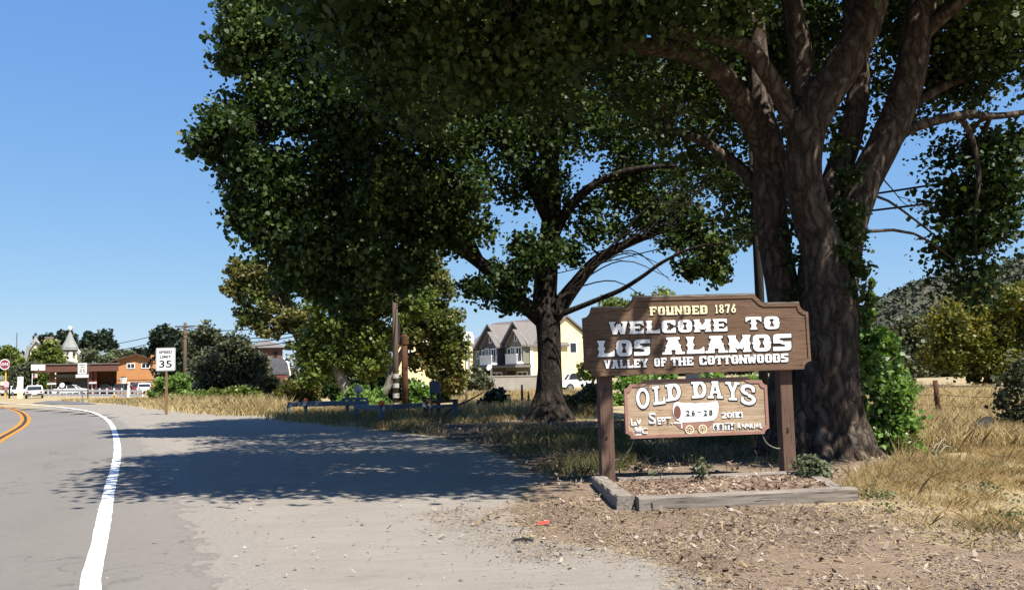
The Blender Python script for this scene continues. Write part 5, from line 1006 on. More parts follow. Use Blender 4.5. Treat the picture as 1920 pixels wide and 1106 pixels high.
rail('rail_fence', 'farther low pipe rail painted dull blue, left one with orange capped post', [(r2[0], .5, .06, MT['blue']), (r2[1], .5, .07, MT['blue']), (r2[2], .5, .07, MT['blue']), (r2[3], .62, .06, MT['blue'])],
     [(at(r2[0], .50)+Vector((0, -.05, 0)), at(r2[1], .50)+Vector((0, -.05, 0)), .1, .17, MT['blue']), (at(r2[1], .50)+Vector((0, -.05, 0)), at(r2[2], .50)+Vector((0, -.05, 0)), .1, .17, MT['blue']), (at(r2[2], .50)+Vector((0, -.05, 0)), at(r2[3], .50)+Vector((0, -.05, 0)), .1, .17, MT['blue']), (at(r2[2], .66)+Vector((-.2, -.04, 0)), at(r2[3], .66)+Vector((0, -.04, 0)), .06, .09, MT['blue'])], [(r2[1], .56, .08)])
ub = thing('utility_box', 'small blue grey meter box on two dark posts behind the plank end of the rail', 'meter box', GA(812, 31))
MB().box(-.12, .24, -.1, .12, .82, 1.25).build('box', MT['blue'], ub, False, .015); MB().box(-.10, .22, -.108, -.1, .85, 1.22).build('door', MT['blue'], ub, False, .004)
for x in (-.06, .14): MB().tube([(x, 0, -.1), (x, 0, .84)], .035, 8).build('post', MT['dark'], ub)
ub2 = thing('stub_post', 'short dark post with side bracket right of the meter box', 'post', GA(823, 31)); MB().tube([(0, 0, -.1), (0, 0, .82)], .045, 8).build('shaft', MT['dark'], ub2); MB().box(0, .2, -.02, .02, .55, .62).build('bracket', MT['dark'], ub2)
sb = thing('road_sign', 'grey back of a small round sign on a thin post behind the far blue rail', 'sign', GA(671, 31.5)); MB().tube([(0, 0, -.1), (0, 0, .95)], .03, 8).build('post', MT['blue'], sb); MB().tube([(0, .03, 1.02), (0, .045, 1.02)], .16, 20).build('plate', MT['steel'], sb)
fb = Tree('fallen_branch', 'bare leaning branch propped on the rail end, reaching into the dry field', 'branch', GA(852, 29.3)); z0 = P(852, 763, 29.3)
fb.limb('stem', [(P(822, 788, 29.2), .03), (z0, .035), (P(880, 750, 29.6), .028), (P(908, 734, 30), .018)], MT['twig'], 8, 0, 4, .2); fb.limb('twig', [(z0, .014), (P(866, 735, 29.6), .008), (P(870, 728, 29.8), .006)], MT['twig'], 5, 0, 4, .2); fb.limb('twig', [(P(866, 757, 29.3), .014), (P(880, 738, 29.4), .006)], MT['twig'], 5, 0, 4, .2); fb.limb('twig', [(z0, .02), (P(868, 776, 29), .014)], MT['twig'], 5, 0, 4, .2)
for i, (px, Y, h, lab) in enumerate(((874, 40, .9, 'thin grey stake in the dry field beside the leaning branch'), (978, 36, 1.0, 'rotten dark stake left of the second trunk'), (990, 37, .7, 'shorter rotten stake nearest the second trunk'))):
    pole('fence_stake', lab, GA(px, Y), h, .05, MT['pole'], 'post')
# wire fence in the right field
wf = thing('wire_fence', 'sagging barbed wire fence on leaning old posts along the right field', 'wire fence', GA(1755, 24))
wp = [GA(1600, 27.5), GA(1755, 24), GA(1915, 21.5), GA(2120, 19)]
for i, p in enumerate(wp): q = p-wf.location; MB().tube([(q.x, q.y, -.2), (q.x-.05*(1 if i == 1 else -.3), q.y, 1.0 if i else .9)], [.075, .065], 10).build('post', MT['rust'] if i == 1 else MT['pole'], wf, True)
for z in (.35, .62, .88):
    for a, b in zip(wp, wp[1:]):
        a_ = a-wf.location; b_ = b-wf.location; pts = [Vector((a_.x+(b_.x-a_.x)*k/10, a_.y+(b_.y-a_.y)*k/10, z-.05*4*(k/10)*(1-k/10))) for k in range(11)]; MB().tube(pts, .006, 4).build('wire', MT['dark'], wf)
st = Tree('fallen_log', 'dark rotten log leaning out of the dry grass on the right', 'log', G(1870, 828)); 
st.limb('log', [(G(1790, 828)+Vector((0, 0, .05)), .16), (G(1830, 828)+Vector((0, .1, .12)), .17), (G(1860, 826)+Vector((0, .1, .3)), .13), (P(1836, 804, 15.8), .10)], MT['dpole'], 14, .15, 8, .06)
st.limb('limb', [(G(1850, 832)+Vector((0, 0, .1)), .13), (G(1890, 832)+Vector((0, 0, .1)), .11), (G(1925, 836)+Vector((0, 0, .05)), .06)], MT['dpole'], 10, .15, 8, .06)
db = Tree('fallen_branch', 'pale grey arched dead twigs lying in front of the dark log', 'branch', G(1765, 850))
for x0, x1, h in ((1745, 1775, .16), (1752, 1790, .22), (1760, 1792, .12)): db.limb('twig', [(G(x0, 852), .012), (G((x0+x1)/2, 850)+Vector((0, 0, h)), .012), (G(x1, 848), .007)], mat('bleached_twig', (.30, .26, .21), (.22, .19, .15), 9), 6, 0, 4, .06)
tag(MB().obox(G(1860, 862)+Vector((0, 0, .06)), G(1905, 864)+Vector((0, 0, .06)), .05, .03).build('wood_scrap', MT['timber']), 'pale split piece of wood lying in the dry grass at right', 'wood')
rl = MB(); c = G(1018, 986); rl.add([(c.x-.06, c.y-.02, .02), (c.x+.05, c.y-.03, .028), (c.x+.07, c.y+.02, .05), (c.x-.04, c.y+.03, .035)], [(0, 1, 2, 3)]); tag(rl.build('litter_scrap', mat('red_plastic', (.6, .06, .04), (.5, .05, .04))), 'small red plastic scrap lying on the dirt', 'litter')
tw = MB(); c = G(982, 1017); tw.tube([(c.x-.09, c.y, .02), (c.x, c.y+.01, .035), (c.x+.08, c.y-.01, .02)], .012, 6); tag(tw.build('stick', MT['dark']), 'short dark stick lying on the bare dirt', 'stick')
for i, (px, py, lab) in enumerate(((1273, 951, 'white stone half buried in front of the middle of the timber border'), (1307, 946, 'white stone lying left of a dark knot against the timber'), (1370, 958, 'white crumpled scrap on the litter near the right end of the timber'), (1530, 1003, 'small white stone at the edge of the dry grass'))):
    c = G(px, py); mb = MB(); s = .032; mb.lathe([(s*.6, 0), (s*1.1, .008), (s*.8, .024), (s*.3, .032)], 6, (c.x, c.y, 0)); tag(mb.build('stone', mat('pale_stone', (.5, .47, .42), (.38, .35, .31), 30, .9)), lab, 'stone', 'white stones in front of the sign')
# speed limit sign
def speed_sign(label, px, Y, x0, x1, y0, y1, zt, postm, big=True, extra=None):
    b = GA(px, Y); t = thing('speed_limit_sign', label, 'sign', b); w = (x1-x0)*Y/F; za = topz(px, y1, Y); zb = topz(px, y0, Y); dx = P((x0+x1)/2, y1, Y).x-b.x
    MB().obox((0, .02, -.2), (0, .02, zb-.1), .10, .09).build('post', postm, t)
    pl = MB().prism([(dx+x, z) for x, z in rnd(-w/2, za, w/2, zb, .05, .05)], -.05, -.035).build('plate', MT['white'], t)
    h = zb-za; o = .012*h
    bo = MB(); a = rnd(dx-w/2+.02, za+.02, dx+w/2-.02, zb-.02, .04, .04); c = rnd(dx-w/2+.034, za+.034, dx+w/2-.034, zb-.034, .03, .03); n = len(a)
    bo.add([(x, -.0525, z) for x, z in a]+[(x, -.0525, z) for x, z in c], [(i, (i+1) % n, (i+1) % n+n, i+n) for i in range(n)]); bo.build('border', MT['black'], pl)
    text('SPEED', 'lettering', pl, dx, za+h*.815, -.053, h*.115, w*.70, MT['black'], .002, bold=.03)
    text('LIMIT', 'lettering', pl, dx, za+h*.61, -.053, h*.115, w*.58, MT['black'], .002, bold=.03)
    text('35', 'lettering', pl, dx, za+h*.30, -.053, h*.31, w*.66, MT['black'], .002, bold=.016)
    return t, dx, w, za, zb
MT['postbrown'] = mat('raw_wood_post', (.30, .19, .10), (.22, .135, .07), 8, .9, .3, 20, (6, 6, .8))
speed_sign('nearer and larger white speed limit 35 sign on a wooden post by the pullout', 312, 39.4, 293, 329, 652, 695, None, MT['postbrown'])
t, dx, w, za, zb = speed_sign('smaller, farther speed limit 35 sign in front of the station canopy', 165, 84, 146, 163, 680, 701, None, MT['pole'])
MB().box(dx-.6, dx+.6, -.06, -.04, za-.32, za-.04).build('lower_plate', MT['white'], t); text('RADAR ENFORCED', 'lettering', t, dx, za-.18, -.062, .12, 1.0, MT['steel'], .002)
# ---------------------------------------------------------------- buildings
MT['orangewall'] = mat('orange_stucco', (.57, .27, .11), (.51, .235, .095), 1.2, .9, .2, 30)
MT['yellowwall'] = mat('yellow_stucco', (.80, .69, .40), (.74, .62, .34), 1.0, .9)
MT['creamwall'] = mat('cream_boards', (.80, .74, .56), (.72, .66, .48), 1.0, .8, .3, 3, (.1, .1, 8))
MT['shingle'] = mat('grey_shingle', (.17, .15, .145), (.24, .21, .20), 3, .9, .4, 6, (1, 1, 4))
MT['slate'] = mat('pale_slate', (.27, .28, .27), (.35, .36, .35), 3, .9, .4, 6, (1, 1, 4))
MT['fascia'] = mat('brown_shake', (.17, .075, .055), (.10, .045, .035), 3, .9, .5, 4, (5, 5, .6))
MT['brick'] = mat('tan_brick', (.36, .26, .18), (.27, .19, .13), 4, .9, .3, 20)
MT['greyside'] = mat('charcoal_siding', (.11, .10, .11), (.135, .122, .132), 2, .85, .3, 3, (.1, .1, 8))
MT['oliveside'] = mat('olive_siding', (.23, .23, .18), (.27, .265, .21), 2, .85, .3, 3, (.1, .1, 8))
MT['concrete'] = mat('block_wall_concrete', (.42, .38, .32), (.52, .48, .42), 1.2, .9, .3, 12)
MT['red'] = mat('barn_red', (.20, .055, .045), (.14, .04, .035), 3, .85)
MT['interior'] = mat('shadowed_timber', (.06, .045, .04), (.045, .035, .03), 2, .9)
BE = lambda px: math.atan((960-px)/F)
class Bld:
    """building with its front plane at depth Y; X(), Z() read sizes off that plane"""
    def __init__(s, name, label, cat, px, Y, rz=0.0, group=None):
        s.b = GA(px, Y); s.Y = Y; s.rz = rz; s.o = thing(name, label, cat, s.b, rz, group); s.c, s.s = math.cos(rz), math.sin(rz)
    def uv(s, px, py, off=0.0):
        n = Vector((s.s, -s.c, 0)); d = ray(px, py); o = s.b+n*off; t = (o-CO).dot(n)/d.dot(n); p = CO+d*t-s.b
        return p.x*s.c+p.y*s.s, p.z
    def X(s, px, py=700): return s.uv(px, py)[0]
    def Z(s, px, py): return s.uv(px, py)[1]
    def part(s, name, mb, m, par=None, bevel=0): return mb.build(name, m, par or s.o, False, bevel)
    def box(s, name, a, b, y0, y1, m, par=None):
        x0, z1 = s.uv(*a); x1, z0 = s.uv(*b); return s.part(name, MB().box(min(x0, x1), max(x0, x1), y0, y1, min(z0, z1), max(z0, z1)), m, par)
    def window(s, x0, x1, z0, z1, y=0.0, fr=.09, m=None, sash=True, par=None):
        f = MB(); f.box(x0-fr, x1+fr, y-.06, y-.003, z1, z1+fr); f.box(x0-fr, x1+fr, y-.09, y-.003, z0-fr, z0); f.box(x0-fr, x0, y-.06, y-.003, z0, z1); f.box(x1, x1+fr, y-.06, y-.003, z0, z1)
        if sash: c = (x0+x1)/2; f.box(c-.035, c+.035, y-.05, y-.006, z0, z1)
        w = s.part('window', f, m or MT['white'], par); s.part('pane', MB().box(x0, x1, y-.02, y-.004, z0, z1), MT['glass'], w); return w
# petrol station
gs = Bld('petrol_station', 'brown roofed petrol station canopy with thick shake fascia on dark columns', 'petrol station', 62, 120, BE(140))
xa, xb = gs.X(60), gs.X(222); zt, zb = gs.Z(140, 683), gs.Z(140, 696.5)
gs.part('canopy', MB().box(xa, xb, 0, 9, zb, zt), MT['fascia']); gs.part('canopy_roof', MB().box(xa-.15, xb+.1, -.15, 9.1, zt, zt+.12), MT['shingle'])
gs.part('fascia_end', MB().box(xa-.1, xa+.35, -.06, -.002, zb, zt), MT['interior'])
for px in (98, 172, 178): x = gs.X(px); gs.part('column', MB().box(x-.3, x+.3, .8, 1.4, 0, zb), MT['fascia'] if px < 150 else MT['red'])
for px in (97, 173): x = gs.X(px); l = gs.part('canopy_lamp', MB().box(x-.55, x+.55, .3, .7, 1.55, 1.72), MT['white']); gs.part('arm', MB().box(x-.05, x+.05, .4, .6, 0, 1.55), MT['steel'], l)
x0, x1 = gs.X(104), gs.X(166); gs.part('shop_wall', MB().box(x0, x1, 4.5, 8.8, 0, zb-.02), MT['brick']); gs.part('awning', MB().box(x0-.3, gs.X(148), 3.6, 4.5, zb-.75, zb-.3), MT['slate'])
gs.part('shop_door', MB().box(gs.X(116), gs.X(134), 4.4, 4.49, 0, 1.5), MT['interior']); gs.part('garage_door', MB().box(gs.X(147), gs.X(164), 4.3, 4.49, 0, 2.0), MT['glass'])
arch = MB(); arch.prism(ell(gs.X(125), 1.5, .7, .45, 20), 4.38, 4.43); gs.part('door_arch', arch, MT['interior'])
for a, b, lab in ((57.5, 71, 'larger'), (73, 82.5, 'smaller')):
    t = thing('canopy_sign', lab+' blank white light panel fixed to the left end of the canopy fascia', 'sign', GA(a, 119.4), BE(140)); w = (b-a)*119.9/F; zz = topz(a, 694.5, 119.9); z2 = topz(a, 684, 119.9)
    MB().box(0, w, -.25, -.07, zz, z2).build('panel', MT['white'], t, False, .02); MB().box(-.04, w+.04, -.2, -.09, zz-.04, z2+.04).build('frame', MT['dark'], t)
# motel
mo = Bld('motel', 'orange stucco two storey motel with low gable and outside staircase', 'building', 218, 130, BE(240))
x0, x1, xm = mo.X(219), mo.X(291), mo.X(255); ze = mo.Z(220, 673); zp = mo.Z(255, 664); zr = mo.Z(290, 674)
mo.part('wall', MB().prism([(x0, 0), (x1, 0), (x1, zr-.12), (xm, zp-.12), (x0, ze-.12)], 0, 14), MT['orangewall'])
rf = MB()
for (xa_, za_), (xb_, zb_) in (((x0-1.1, ze-.42), (xm, zp)), ((xm, zp), (x1-.2, zr))):
    rf.prism([(xa_, za_-.12), (xb_, zb_-.12), (xb_, zb_+.10), (xa_, za_+.10)], -.6, 14.4)
ro = mo.part('roof', rf, MT['brown'])
mo.part('chimney', MB().box(mo.X(282), mo.X(293.5), .6, 2.4, 0, mo.Z(288, 665)), MT['orangewall'], ro)
for a, b in ((238.5, 251.5), (266, 280)): mo.window(mo.X(a), mo.X(b), mo.Z(245, 690), mo.Z(245, 682))
for a, b in ((245, 254), (256, 264), (273, 284)): mo.window(mo.X(a), mo.X(b), mo.Z(260, 721), mo.Z(260, 716.5), sash=False, m=MT['slate'])
mo.part('string_course', MB().box(x0, x1, -.05, -.003, mo.Z(250, 712.5), mo.Z(250, 712)), MT['brown'])
xw = mo.X(158); mo.part('wing', MB().box(xw, x0-.003, 2.2, 12, 0, mo.Z(190, 694)), MT['orangewall'])
mo.part('wing_roof', MB().box(xw, x0+.4, .9, 12.4, mo.Z(190, 696), mo.Z(190, 685)), MT['fascia'])
for px in (173, 178, 222): mo.part('column', MB().box(mo.X(px)-.2, mo.X(px)+.2, 1.0, 1.4, 0 if px < 200 else mo.Z(222, 706), mo.Z(190, 696)-.003), MT['red'])
s0 = Vector((mo.X(190), -.6, .3)); s1 = Vector((mo.X(216), -.6, mo.Z(216, 706)))
sr = MB().obox(s0, s1, .9, .3, (0, 0, 1)); so_ = mo.part('staircase', sr, MT['brown']); stp = MB()
for k in range(12): p = s0.lerp(s1, k/11); stp.box(p.x-.16, p.x+.16, -1.0, -.2, p.z+.12, p.z+.2)
stp.build('treads', MT['interior'], so_); MB().obox(s0+Vector((0, -.5, .9)), s1+Vector((0, -.5, .9)), .08, .12).build('handrail', MT['brown'], so_)
mo.part('meter_board', MB().box(mo.X(167), mo.X(171.5), 2.1, 2.19, mo.Z(168, 724), mo.Z(168, 717)), MT['white'])
# big house with turret
vh = Bld('turret_house', 'large cream Victorian house with a grey pointed octagonal turret', 'house', 130, 170, BE(130))
cx = vh.X(129.5); r = (vh.X(147)-vh.X(113))/2; ze = vh.Z(130, 655); za = vh.Z(128, 620)
def cone(mb, cx, cy_, r0, z0, z1, n=8, r1=.04): return mb.lathe([(r0, z0), (r1, z1)], n, (cx, cy_, 0))
tw_ = vh.part('turret', MB().lathe([(r*.86, 0), (r*.86, ze)], 8, (cx, r, 0)), MT['creamwall'])
vh.part('turret_roof', MB().lathe([(r*1.08, ze-.05), (r*1.0, ze+.35), (r*.55, ze+(za-ze)*.48), (.12, za)], 8, (cx, r, 0)), MT['slate'], tw_)
vh.part('finial', MB().lathe([(.05, za-.1), (.08, za+.1), (.30, za+.25), (.38, za+.55), (.25, za+.85), (.05, za+1.0)], 10, (cx, r, 0)), MT['white'], tw_)
vh.part('cornice', MB().lathe([(r*.9, ze-.35), (r*1.02, ze-.06)], 8, (cx, r, 0)), MT['interior'], tw_)
vh.window(cx+r*.42, cx+r*.60, vh.Z(141, 667), vh.Z(141, 659), .34, .08, MT['greyside'], False); vh.window(cx-r*.3, cx-r*.15, vh.Z(126, 663), vh.Z(126, 659.5), .22, .05, MT['greyside'], False)
gz = vh.Z(130, 672); xg0, xg1 = vh.X(96), vh.X(167)
vh.part('wall', MB().prism([(xg0, 0), (xg1-.8, 0), (xg1-.8, vh.Z(165, 683)), (vh.X(140), vh.Z(140, 655)), (xg0, vh.Z(100, 676))], 2.0, 12), MT['creamwall'])
rf = MB(); p0 = (vh.X(140), vh.Z(140, 652.5)); p1_ = (xg1, vh.Z(167, 681)); p2_ = (xg0-.5, vh.Z(96, 677))
rf.prism([p0, (p0[0], p0[1]+.35), (p1_[0], p1_[1]+.35), p1_][::-1], 1.4, 12.4); rf.prism([p2_, (p2_[0], p2_[1]+.35), (p0[0], p0[1]+.35), p0][::-1], 1.4, 12.4)
vh.part('roof', rf, MT['slate']); 
bb = MB(); bb.obox((p0[0], 1.33, p0[1]+.1), (p1_[0], 1.33, p1_[1]+.1), .12, .55, (0, -.01, 1)); vh.part('barge_board', bb, MT['white'])
pr = MB(); pr.prism([(vh.X(124), vh.Z(124, 675)), (vh.X(150), vh.Z(150, 681)), (vh.X(150), vh.Z(150, 682.5)), (vh.X(122), vh.Z(122, 677.5))][::-1], -1.2, 1.2); vh.part('porch_roof', pr, MT['slate'])
vh.part('porch_wall', MB().box(vh.X(114), vh.X(149), -1.0, .3, 0, vh.Z(130, 683)), MT['creamwall'])
sh_ = Bld('spire_house', 'smaller cream gabled house with thin grey spire left of the turret', 'house', 60, 190, BE(62))
sh_.part('wall', MB().prism([(sh_.X(56), 0), (sh_.X(78), 0), (sh_.X(78), sh_.Z(78, 656)), (sh_.X(66), sh_.Z(66, 643)), (sh_.X(56), sh_.Z(56, 656))], 0, 10), MT['creamwall'])
rf = MB(); a, b, c = (sh_.X(66), sh_.Z(66, 641)), (sh_.X(79.5), sh_.Z(79.5, 656)), (sh_.X(54.5), sh_.Z(54.5, 656))
rf.prism([a, (a[0], a[1]+.4), (b[0], b[1]+.4), b][::-1], -.5, 10.4); rf.prism([c, (c[0], c[1]+.4), (a[0], a[1]+.4), a][::-1], -.5, 10.4); sh_.part('roof', rf, MT['slate'])
sx = sh_.X(65); sh_.part('spire', MB().lathe([(1.0, sh_.Z(65, 645)), (1.0, sh_.Z(65, 643)), (.45, sh_.Z(65, 636)), (.06, sh_.Z(65, 628))], 8, (sx, 1.8, 0)), MT['slate']); sh_.part('finial', MB().lathe([(.1, 0), (.35, .3), (.1, .7)], 8, (sx, 1.8, sh_.Z(65, 628)-.1)), MT['dark'])
sh_.part('side_wing', MB().prism([(sh_.X(44), 0), (sh_.X(56)-.003, 0), (sh_.X(56)-.003, sh_.Z(56, 646)), (sh_.X(49), sh_.Z(49, 648)), (sh_.X(44), sh_.Z(44, 668))], 1.5, 8), MT['slate'])
sh_.window(sh_.X(58.5), sh_.X(61), sh_.Z(60, 664), sh_.Z(60, 657), 0, .08, MT['greyside'], False)
pg = Bld('gable_house', 'peach painted gable showing above the light green tree', 'house', 84, 200, BE(90)); pg.part('wall', MB().prism([(pg.X(80), 0), (pg.X(104), 0), (pg.X(104), pg.Z(104, 648)), (pg.X(98), pg.Z(98, 633)), (pg.X(83), pg.Z(83, 634)), (pg.X(80), pg.Z(80, 640))], 0, 8), mat('peach_stucco', (.78, .50, .33), (.70, .44, .28), 1)); pg.part('roof', MB().box(pg.X(82), pg.X(99), -.3, 8.2, pg.Z(90, 633.5), pg.Z(90, 632)), MT['slate'])
# barn and the brown house behind the oak bush
ba = Bld('barn', 'dark red barn with grey gambrel roof and white gable trim behind the bushes', 'barn', 540, 80, math.radians(38))
gp_ = [(0, 1.95), (.45, 2.85), (1.5, 3.35), (2.55, 2.85), (3.0, 1.95)]
ba.part('wall', MB().prismx([(y, z) for y, z in [(0.05, 0)]+[(y if 0 < y < 3.0 else (.05 if y == 0 else 2.95), z-.06) for y, z in gp_]+[(2.95, 0)]], -3.0, -.05), MT['red'])
rf = MB()
for (ya, za_), (yb, zb_) in zip(gp_, gp_[1:]): rf.prismx([(ya, za_-.04), (yb, zb_-.04), (yb, zb_+.1), (ya, za_+.1)], -3.2, .15)
rr_ = ba.part('roof', rf, mat('dark_barn_roof', (.055, .055, .062), (.08, .08, .09), 3, .9)); tr_ = MB()
for (ya, za_), (yb, zb_) in zip(gp_, gp_[1:]): tr_.prismx([(ya, za_-.14), (yb, zb_-.14), (yb, zb_+.12), (ya, za_+.12)], .153, .25)
tr_.build('gable_trim', MT['white'], rr_); MB().prismx([(.12, 2.30), (.27, 2.60), (.23, 2.63), (.08, 2.33)], -1.9, -1.5).build('skylight', MT['glass'], rr_)
ba.part('door', MB().box(-.049, -.03, 1.0, 2.2, 0, 1.9), MT['interior'])
bh = Bld('brown_house', 'reddish brown building with grey hip roof above the barn', 'house', 500, 100, BE(500)); x0, x1 = bh.X(462), bh.X(530)
bh.part('wall', MB().box(x0, x1, 0, 7, 0, bh.Z(500, 653)), mat('brown_boards', (.16, .09, .08), (.20, .115, .10), 2, .9, .3, 3, (8, 8, .1))); zt = bh.Z(505, 636); zz = bh.Z(500, 652)
bh.part('roof', MB().add([(x0-.5, -.5, zz), (x1+.6, -.5, zz), (x1+.6, 7.5, zz), (x0-.5, 7.5, zz), (x0+2, 3.5, zt), (x1-1.6, 3.5, zt)], [(0, 1, 5, 4), (1, 2, 5), (2, 3, 4, 5), (3, 0, 4), (3, 2, 1, 0)]), MT['shingle']); bh.window(bh.X(514), bh.X(519), bh.Z(515, 668), bh.Z(515, 660), 0, .08, MT['brown'], False)
# townhouses
TH = math.radians(-55); th = Bld('townhouse_row', 'two storey townhouse row with twin grey gables, white balconies and yellow end wall', 'townhouses', 995, 92, TH)
uA0, uA1, uB0, uB1 = th.X(899, 650), th.X(946, 650), th.X(947, 650), th.X(994, 650)
zE = th.Z(994, 645); zA = th.Z(923, 612); zB = th.Z(971, 607); zR = zB+.1; uL = th.X(870, 650)
def gable(u0, u1, zt, m, nm):
    um = (u0+u1)/2; w = th.part(nm, MB().prism([(u0, 0), (u1, 0), (u1, zE), (um, zt), (u0, zE)], 0, 5), m)
    rf = MB(); e = .35
    for s in (-1, 1):
        a = (um, zt+.03); b = (um+s*((u1-u0)/2+e), zE-.28); q = [a, (a[0], a[1]+.2), (b[0], b[1]+.2), b]; rf.prism(ccw(q), -.5, 5)
    r_ = th.part('gable_roof', rf, MT['shingle'], w); bb = MB()
    for s in (-1, 1):
        a = (um, zt+.06); b = (um+s*((u1-u0)/2+e), zE-.25); q = [a, (a[0], a[1]+.26), (b[0], b[1]+.26), b]; bb.prism(ccw(q), -.58, -.503)
    bb.build('barge_board', MT['slate'], r_); th.window(um-.2, um+.2, zt-1.5, zt-.9, 0, .08, par=w, sash=False); return w
zf = th.Z(960, 683)
for u0, u1, zt, m in ((uA0, uA1, zA, MT['greyside']), (uB0, uB1, zB, MT['oliveside'])):
    w = gable(u0, u1, zt, m, 'gable_wall'); L_ = u1-u0
    # smaller forward bay on the right half
    v0, v1 = u0+L_*.46, u1-.05; vm = (v0+v1)/2; zt2 = zE+(zt-zE)*.62
    bay = MB().prism([(v0, zf), (v1, zf), (v1, zE), (vm, zt2), (v0, zE)], -.9, -.003).build('bay', m, th.o); rf = MB()
    for s in (-1, 1):
        a = (vm, zt2+.03); b = (vm+s*((v1-v0)/2+.3), zE-.25); rf.prism(ccw([a, (a[0], a[1]+.18), (b[0], b[1]+.18), b]), -1.3, -.005)
    rf.build('bay_roof', MT['shingle'], bay); th.window(vm-.16, vm+.16, zE+.4, zE+.95, -.9, .07, par=bay, sash=False)
    th.window(u0+L_*.12, u0+L_*.30, zf+.9, zE-.4, 0, .12, par=w); th.window(v0+.35, v0+.95, zf+.9, zE-.3, -.9, .1, par=bay); th.window(v1-1.15, v1-.3, zf+.3, zE-.35, -.9, .1, par=bay)
    bc = MB(); bc.box(v0+.4, v1+.05, -1.75, -.91, zf, zf+.18); bal = bc.build('balcony', MT['white'], th.o); bl = MB()
    n = 12
    for k in range(n+1): x = v0+.45+(v1-v0-.45)*k/n; bl.box(x-.05, x+.05, -1.73, -1.66, zf+.18, zf+.95)
    bl.box(v0+.4, v1+.05, -1.77, -1.62, zf+.95, zf+1.05); bl.build('railing', MT['white'], bal)
    MB().box(u0+.3, u0+L_*.4, -.06, -.004, 0, zf-.7).build('door', MT['interior'], w); th.window(v0+.2, v1-.6, .9, zf-.9, -.0, .12, par=w)
    MB().prism([(u0-.2, zf-.35), (u1+.1, zf-.35), (u1+.1, zf-.1), (u0-.2, zf-.1)], -2.0, -.004).build('porch_roof', MT['shingle'], w)
    MB().box(u0-.05, u0+.12, -1.95, -1.8, 0, zf-.35).build('porch_post', MT['white'], w)
    dl = MB().lathe([(.02, 0), (.34, .1), (.36, .16), (.02, .12)], 12, (0, 0, 0)).build('satellite_dish', MT['white'], w); dl.location = (u0+.3, -2.2, zf-.3); dl.rotation_euler = (1.2, 0, .3)
th.part('main_wall', MB().box(uL, uA0-.003, 1.0, 9, 0, zE), MT['oliveside']); 
th.window(uL+1.2, uL+2.0, zf+.9, zE-.4, 1.0, .1); th.window(uL+3.0, uL+3.8, zf+.4, zE-.4, 1.0, .1)
bal = MB().box(uL+3.0, uA0-.3, -.2, .99, zf, zf+.18).build('balcony', MT['white'], th.o); MB().box(uL+3.0, uA0-.3, -.2, -.1, zf+.18, zf+.95).build('railing', MT['white'], bal)
zR2 = th.Z(935, 613)+1.0
rf = MB(); rf.prismx([(.2, zE), (4.8, zR2), (9.6, zE), (9.6, zE-.2), (4.8, zR2-.2), (.2, zE-.2)][::-1], uL-.5, uB1+.3); th.part('main_roof', rf, MT['shingle'])
th.part('end_wall', MB().prismx([(0.3, 0), (9.2, 0), (9.2, zE-.22), (4.8, zR2-.25), (0.3, zE-.22)], uB1-.004-6.0, uB1+.02), MT['yellowwall']); 
ew = MB(); ew.box(uB1+.021, uB1+.07, 5.2, 6.2, 3.6, 4.8); ewo = th.part('window', ew, MT['white']); MB().box(uB1+.071, uB1+.09, 5.3, 6.1, 3.7, 4.7).build('pane', MT['glass'], ewo); 
MB().box(uB1+.0, uB1+.08, -.05, .3, 0, zE).build('corner_trim', MT['white'], th.o)
yh = Bld('yellow_house', 'pale yellow stucco house with white parapet seen through the yellowing sycamore', 'house', 752, 78); x0, x1 = yh.X(745), yh.X(879)
yh.part('wall', MB().box(x0, x1, 0, 8, 0, yh.Z(860, 640)), MT['yellowwall']); yh.part('parapet', MB().box(x0-.2, x1+.15, -.2, 8.2, yh.Z(860, 640)+.003, yh.Z(860, 622)), MT['white'])
yh.window(yh.X(762), yh.X(772), yh.Z(765, 668), yh.Z(765, 652)); yh.window(yh.X(845), yh.X(856), yh.Z(850, 690), yh.Z(850, 672)); yh.part('downpipe', MB().box(x1-.2, x1-.05, -.12, -.003, 0, yh.Z(860, 640)), MT['white'])
bw = Bld('block_wall', 'stained pale concrete block wall along the far side of the field', 'wall', 1008, 76, math.radians(-3)); bw.part('wall', MB().box(bw.X(840), bw.X(1010), 0, .25, -.2, bw.Z(950, 706)), MT['concrete']); bw.part('coping', MB().box(bw.X(840)-.05, bw.X(1010)+.05, -.04, .29, bw.Z(950, 706)+.002, bw.Z(950, 704)), MT['concrete'])
lp_ = thing('street_lamp', 'white box headed lamp post standing against the pale yellow house', 'street lamp', GA(880, 74)); MB().tube([(0, 0, -.1), (0, 0, topz(880, 626, 74))], .07, 8).build('post', MT['slate'], lp_); MB().box(-.5, .35, -.2, .2, topz(880, 626, 74), topz(880, 623, 74)).build('lamp_head', MT['white'], lp_)
# white rail fence in front of the station
wfence = thing('rail_fence', 'long white two rail fence in front of the station and motel', 'rail fence', GA(165, 100))
pa, pb_ = GA(75, 112)-wfence.location, GA(268, 93)-wfence.location
for y, m in ((733, 0), (741, 0)): za_, zb_ = topz(75, y-1.2, 112), topz(268, y, 93); MB().obox((pa.x, pa.y, za_), (pb_.x, pb_.y, zb_), .08, .25).build('rail', MT['white'], wfence)
for k in range(15): q = pa.lerp(pb_, (k+.3)/15); MB().box(q.x-.05, q.x+.05, q.y+.05, q.y+.2, -.1, .95).build('post', MT['white'], wfence)
